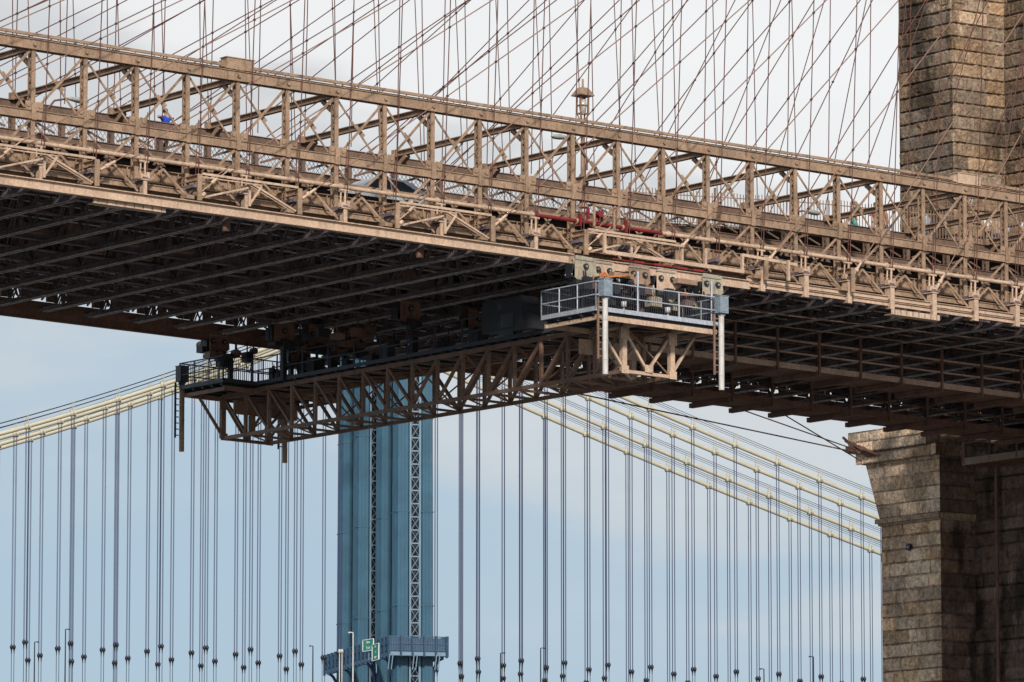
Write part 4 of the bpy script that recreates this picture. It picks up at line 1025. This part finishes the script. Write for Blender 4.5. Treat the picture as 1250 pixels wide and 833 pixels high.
cobra(6.1, 9.1, -.1, .42, 'grey roadway lamp head between truss posts near the person in blue', 1)
cobra(32.6, 9.1, 1.2, 1.95, 'grey roadway lamp head beside the tall tan lantern', -1)
cobra(43.4, 9.1, -.2, .35, 'roadway lamp on a curved arm near the picket fence', 1)

# ------------------------------------------------------------------ car on the near roadway
def car(u, v, label):
    z = -3.5; r_ = thing('car', label, 'car', W((u, v, z)))
    side = [(-2.2, .35), (-2.25, .7), (-1.95, .88), (-1.15, .98), (-.35, 1.45), (.6, 1.50), (1.35, 1.40), (1.95, 1.02), (2.2, .95), (2.25, .4)]
    m = M(); n = len(side)
    V = []
    for y, k in ((-.88, 1.), (.88, 1.)):
        V += [m.T((u+x, v+y*(1-.14*max(0, (h-.95)/.55)), z+h)) for x, h in side]
    m._add(V, [tuple(range(n)), tuple(range(2*n-1, n-1, -1))]+[(i, n+i, n+(i+1) % n, (i+1) % n) for i in range(n)])
    b = build('body', m, SILV, r_)
    m = M(); yy = v-.885
    def wn(pts): m.poly([(u+x, v-.895+.12*max(0, (h-.95)/.55), z+h) for x, h in pts], (0, .012, 0))
    wn([(-1.0, .98), (-.35, 1.38), (.25, 1.42), (.25, .98)]); wn([(.33, .98), (.33, 1.42), (.9, 1.38), (1.6, 1.02), (1.6, .98)])
    build('window', m, CARG, r_)
    for x in (-1.4, 1.4):
        for y in (-.86, .86):
            m = M(); m.tube((u+x, v+y-.1, z+.32), (u+x, v+y+.1, z+.32), .32, 16); wh = build('wheel', m, TYRE, r_)
            m = M(); m.tube((u+x, v+y-.11, z+.32), (u+x, v+y+.11, z+.32), .19, 12); build('rim', m, STEEL, wh)
car(18.6, 4.5, 'silver car driving on the roadway behind the truss bracing')

# ------------------------------------------------------------------ people on the promenade
def person(u, v, w0, h, shirt, trousers, label, face=0., arm=0., wide=0.):
    base = W((u, v, w0)); r_ = thing('person', label, 'person', base, 'people on the promenade')
    k = h/1.75
    def mk(name, verts, edges, mt, root=0):
        me = bpy.data.meshes.new(name); me.from_pydata([(x*k*math.cos(face)-y*k*math.sin(face), x*k*math.sin(face)+y*k*math.cos(face), z*k) for x, y, z, _ in verts], edges, [])
        o = bpy.data.objects.new(name, me); COL.objects.link(o); o.parent = r_; me.materials.append(mt)
        sk = o.modifiers.new('skin', 'SKIN'); ly = me.skin_vertices[0] if me.skin_vertices else None
        if ly is None: return o
        for i, vv in enumerate(verts): ly.data[i].radius = (vv[3]*k, vv[3]*k*.85); ly.data[i].use_root = (i == root)
        s2 = o.modifiers.new('sub', 'SUBSURF'); s2.levels = s2.render_levels = 1
        return o
    sw = .16
    V = [(0,0,.95,.14),(0,0,1.15,.125),(0,0,1.38,.14),(0,0,1.50,.055),(0,0,1.56,.06),(0,.01,1.63,.095),(0,0,1.72,.07),
         (.19,0,1.40,.055),(.25+wide,.03,1.15+wide*1.3,.045),(.24+wide*.6,-.08+arm,.95+arm+wide*2.4,.035),(.24+wide*.3,-.12+arm,.86+arm+wide*3,.03),
         (-.19,0,1.40,.055),(-.25-wide,.03,1.15+wide*1.3,.045),(-.24-wide*.6,-.10,.92+wide*2.5,.035),(-.24-wide*.3,-.14,.83+wide*3.1,.03),
         (.10,0,.85,.095),(.11,-.06+sw,.48,.06),(.11,.02+sw,.09,.042),(.11,-.12+sw,.03,.035),
         (-.10,0,.85,.095),(-.11,-.02-sw,.48,.06),(-.11,.06-sw,.09,.042),(-.11,-.08-sw,.03,.035)]
    E_ = [(0,1),(1,2),(2,3),(3,4),(4,5),(5,6),(2,7),(7,8),(8,9),(9,10),(2,11),(11,12),(12,13),(13,14),(0,15),(15,16),(16,17),(17,18),(0,19),(19,20),(20,21),(21,22)]
    mk('body', V, E_, SKIN)
    Vs = [(0,0,.93,.155),(0,0,1.15,.145),(0,0,1.39,.16),(.20,0,1.40,.075),(.245+wide,.02,1.20+wide*1.1,.062+wide*.1),(-.20,0,1.40,.075+wide*.1),(-.245-wide,.02,1.20+wide*1.1,.062+wide*.1),(0,0,1.47,.07)]
    mk('shirt', Vs, [(0,1),(1,2),(2,3),(3,4),(2,5),(5,6),(2,7)], shirt)
    Vt = [(0,0,.96,.15),(.10,0,.84,.11),(.11,-.05+sw,.48,.078),(.11,.02+sw,.12,.062),(-.10,0,.84,.11),(-.11,-.02-sw,.48,.078),(-.11,.06-sw,.12,.062)]
    mk('trousers', Vt, [(0,1),(1,2),(2,3),(0,4),(4,5),(5,6)], trousers)
    m = M(True)
    prof = [(0, .125), (.05, .12), (.088, .08), (.102, .02), (.095, -.04), (.06, -.06)]
    V_ = []; n = 10
    for r, z in prof: V_ += [(r*math.cos(2*math.pi*i/n), .015+r*1.05*math.sin(2*math.pi*i/n), 1.66+z) for i in range(n)]
    me_f = [(a*n+i, (a+1)*n+i, (a+1)*n+(i+1) % n, a*n+(i+1) % n) for a in range(len(prof)-1) for i in range(n)]
    me = bpy.data.meshes.new('hair'); me.from_pydata([(x*k*math.cos(face)-y*k*math.sin(face), x*k*math.sin(face)+y*k*math.cos(face), z*k) for x, y, z in V_], [], me_f); me.materials.append(HAIR)
    o = bpy.data.objects.new('hair', me); COL.objects.link(o); o.parent = r_
BLUE = cloth('royal_blue_cloth', (.02, .08, .60)); REDC = cloth('red_cloth', (.42, .06, .05)); WHC = cloth('white_cloth', (.75, .74, .72)); TEAL = cloth('teal_cloth', (.05, .40, .38)); BLK = cloth('black_cloth', (.02, .02, .025)); JEAN = cloth('denim', (.06, .09, .16)); TANC = cloth('beige_cloth', (.42, .30, .2)); ORC = cloth('orange_cloth', (.5, .2, .08)); PBL = cloth('pale_blue_cloth', (.35, .45, .55))
person(12.0, 9.75, pf(12)+.04, 1.82, BLUE, BLK, 'person in royal blue top with elbows out, alone above the inner chord', .3, wide=.2)
person(48.3, 10.5, pf(48), 1.70, BLK, TEAL, 'person in black with teal shorts by the picket fence, farthest from the granite tower', 1.)
person(49.6, 10.6, pf(49.6), 1.72, REDC, TANC, 'person in red top beside the fence just left of the granite tower', 2.5, .3)
person(50.5, 11.0, pf(50.5), 1.65, ORC, JEAN, 'person in orange top walking next to the one in red', 1.2)
person(52.9, 11.0, pf(52.9), 1.68, PBL, JEAN, 'person in pale blue top, alone at the corner of the granite tower', .4)
person(55.9, 10.4, pf(55.9), 1.76, WHC, BLK, 'person in white shirt and black trousers behind the pickets', 2.2)
person(56.6, 10.6, pf(56.6), 1.68, TANC, JEAN, 'person in beige top right beside the white shirt', 1.7)
person(58.2, 10.4, pf(58.2), 1.75, WHC, JEAN, 'person in white shirt and jeans between a beige and a teal top', 3.0)
person(59.2, 10.0, pf(59.2), 1.62, TEAL, BLK, 'shorter person in teal top, last of the walkers by the granite tower', .9)
person(58.3, 12.0, pf(58.3), 1.72, PBL, TANC, 'person in pale blue walking behind two white shirts', 2.7)
for o in bpy.data.objects:
    if '_b' in o: del o['_b']
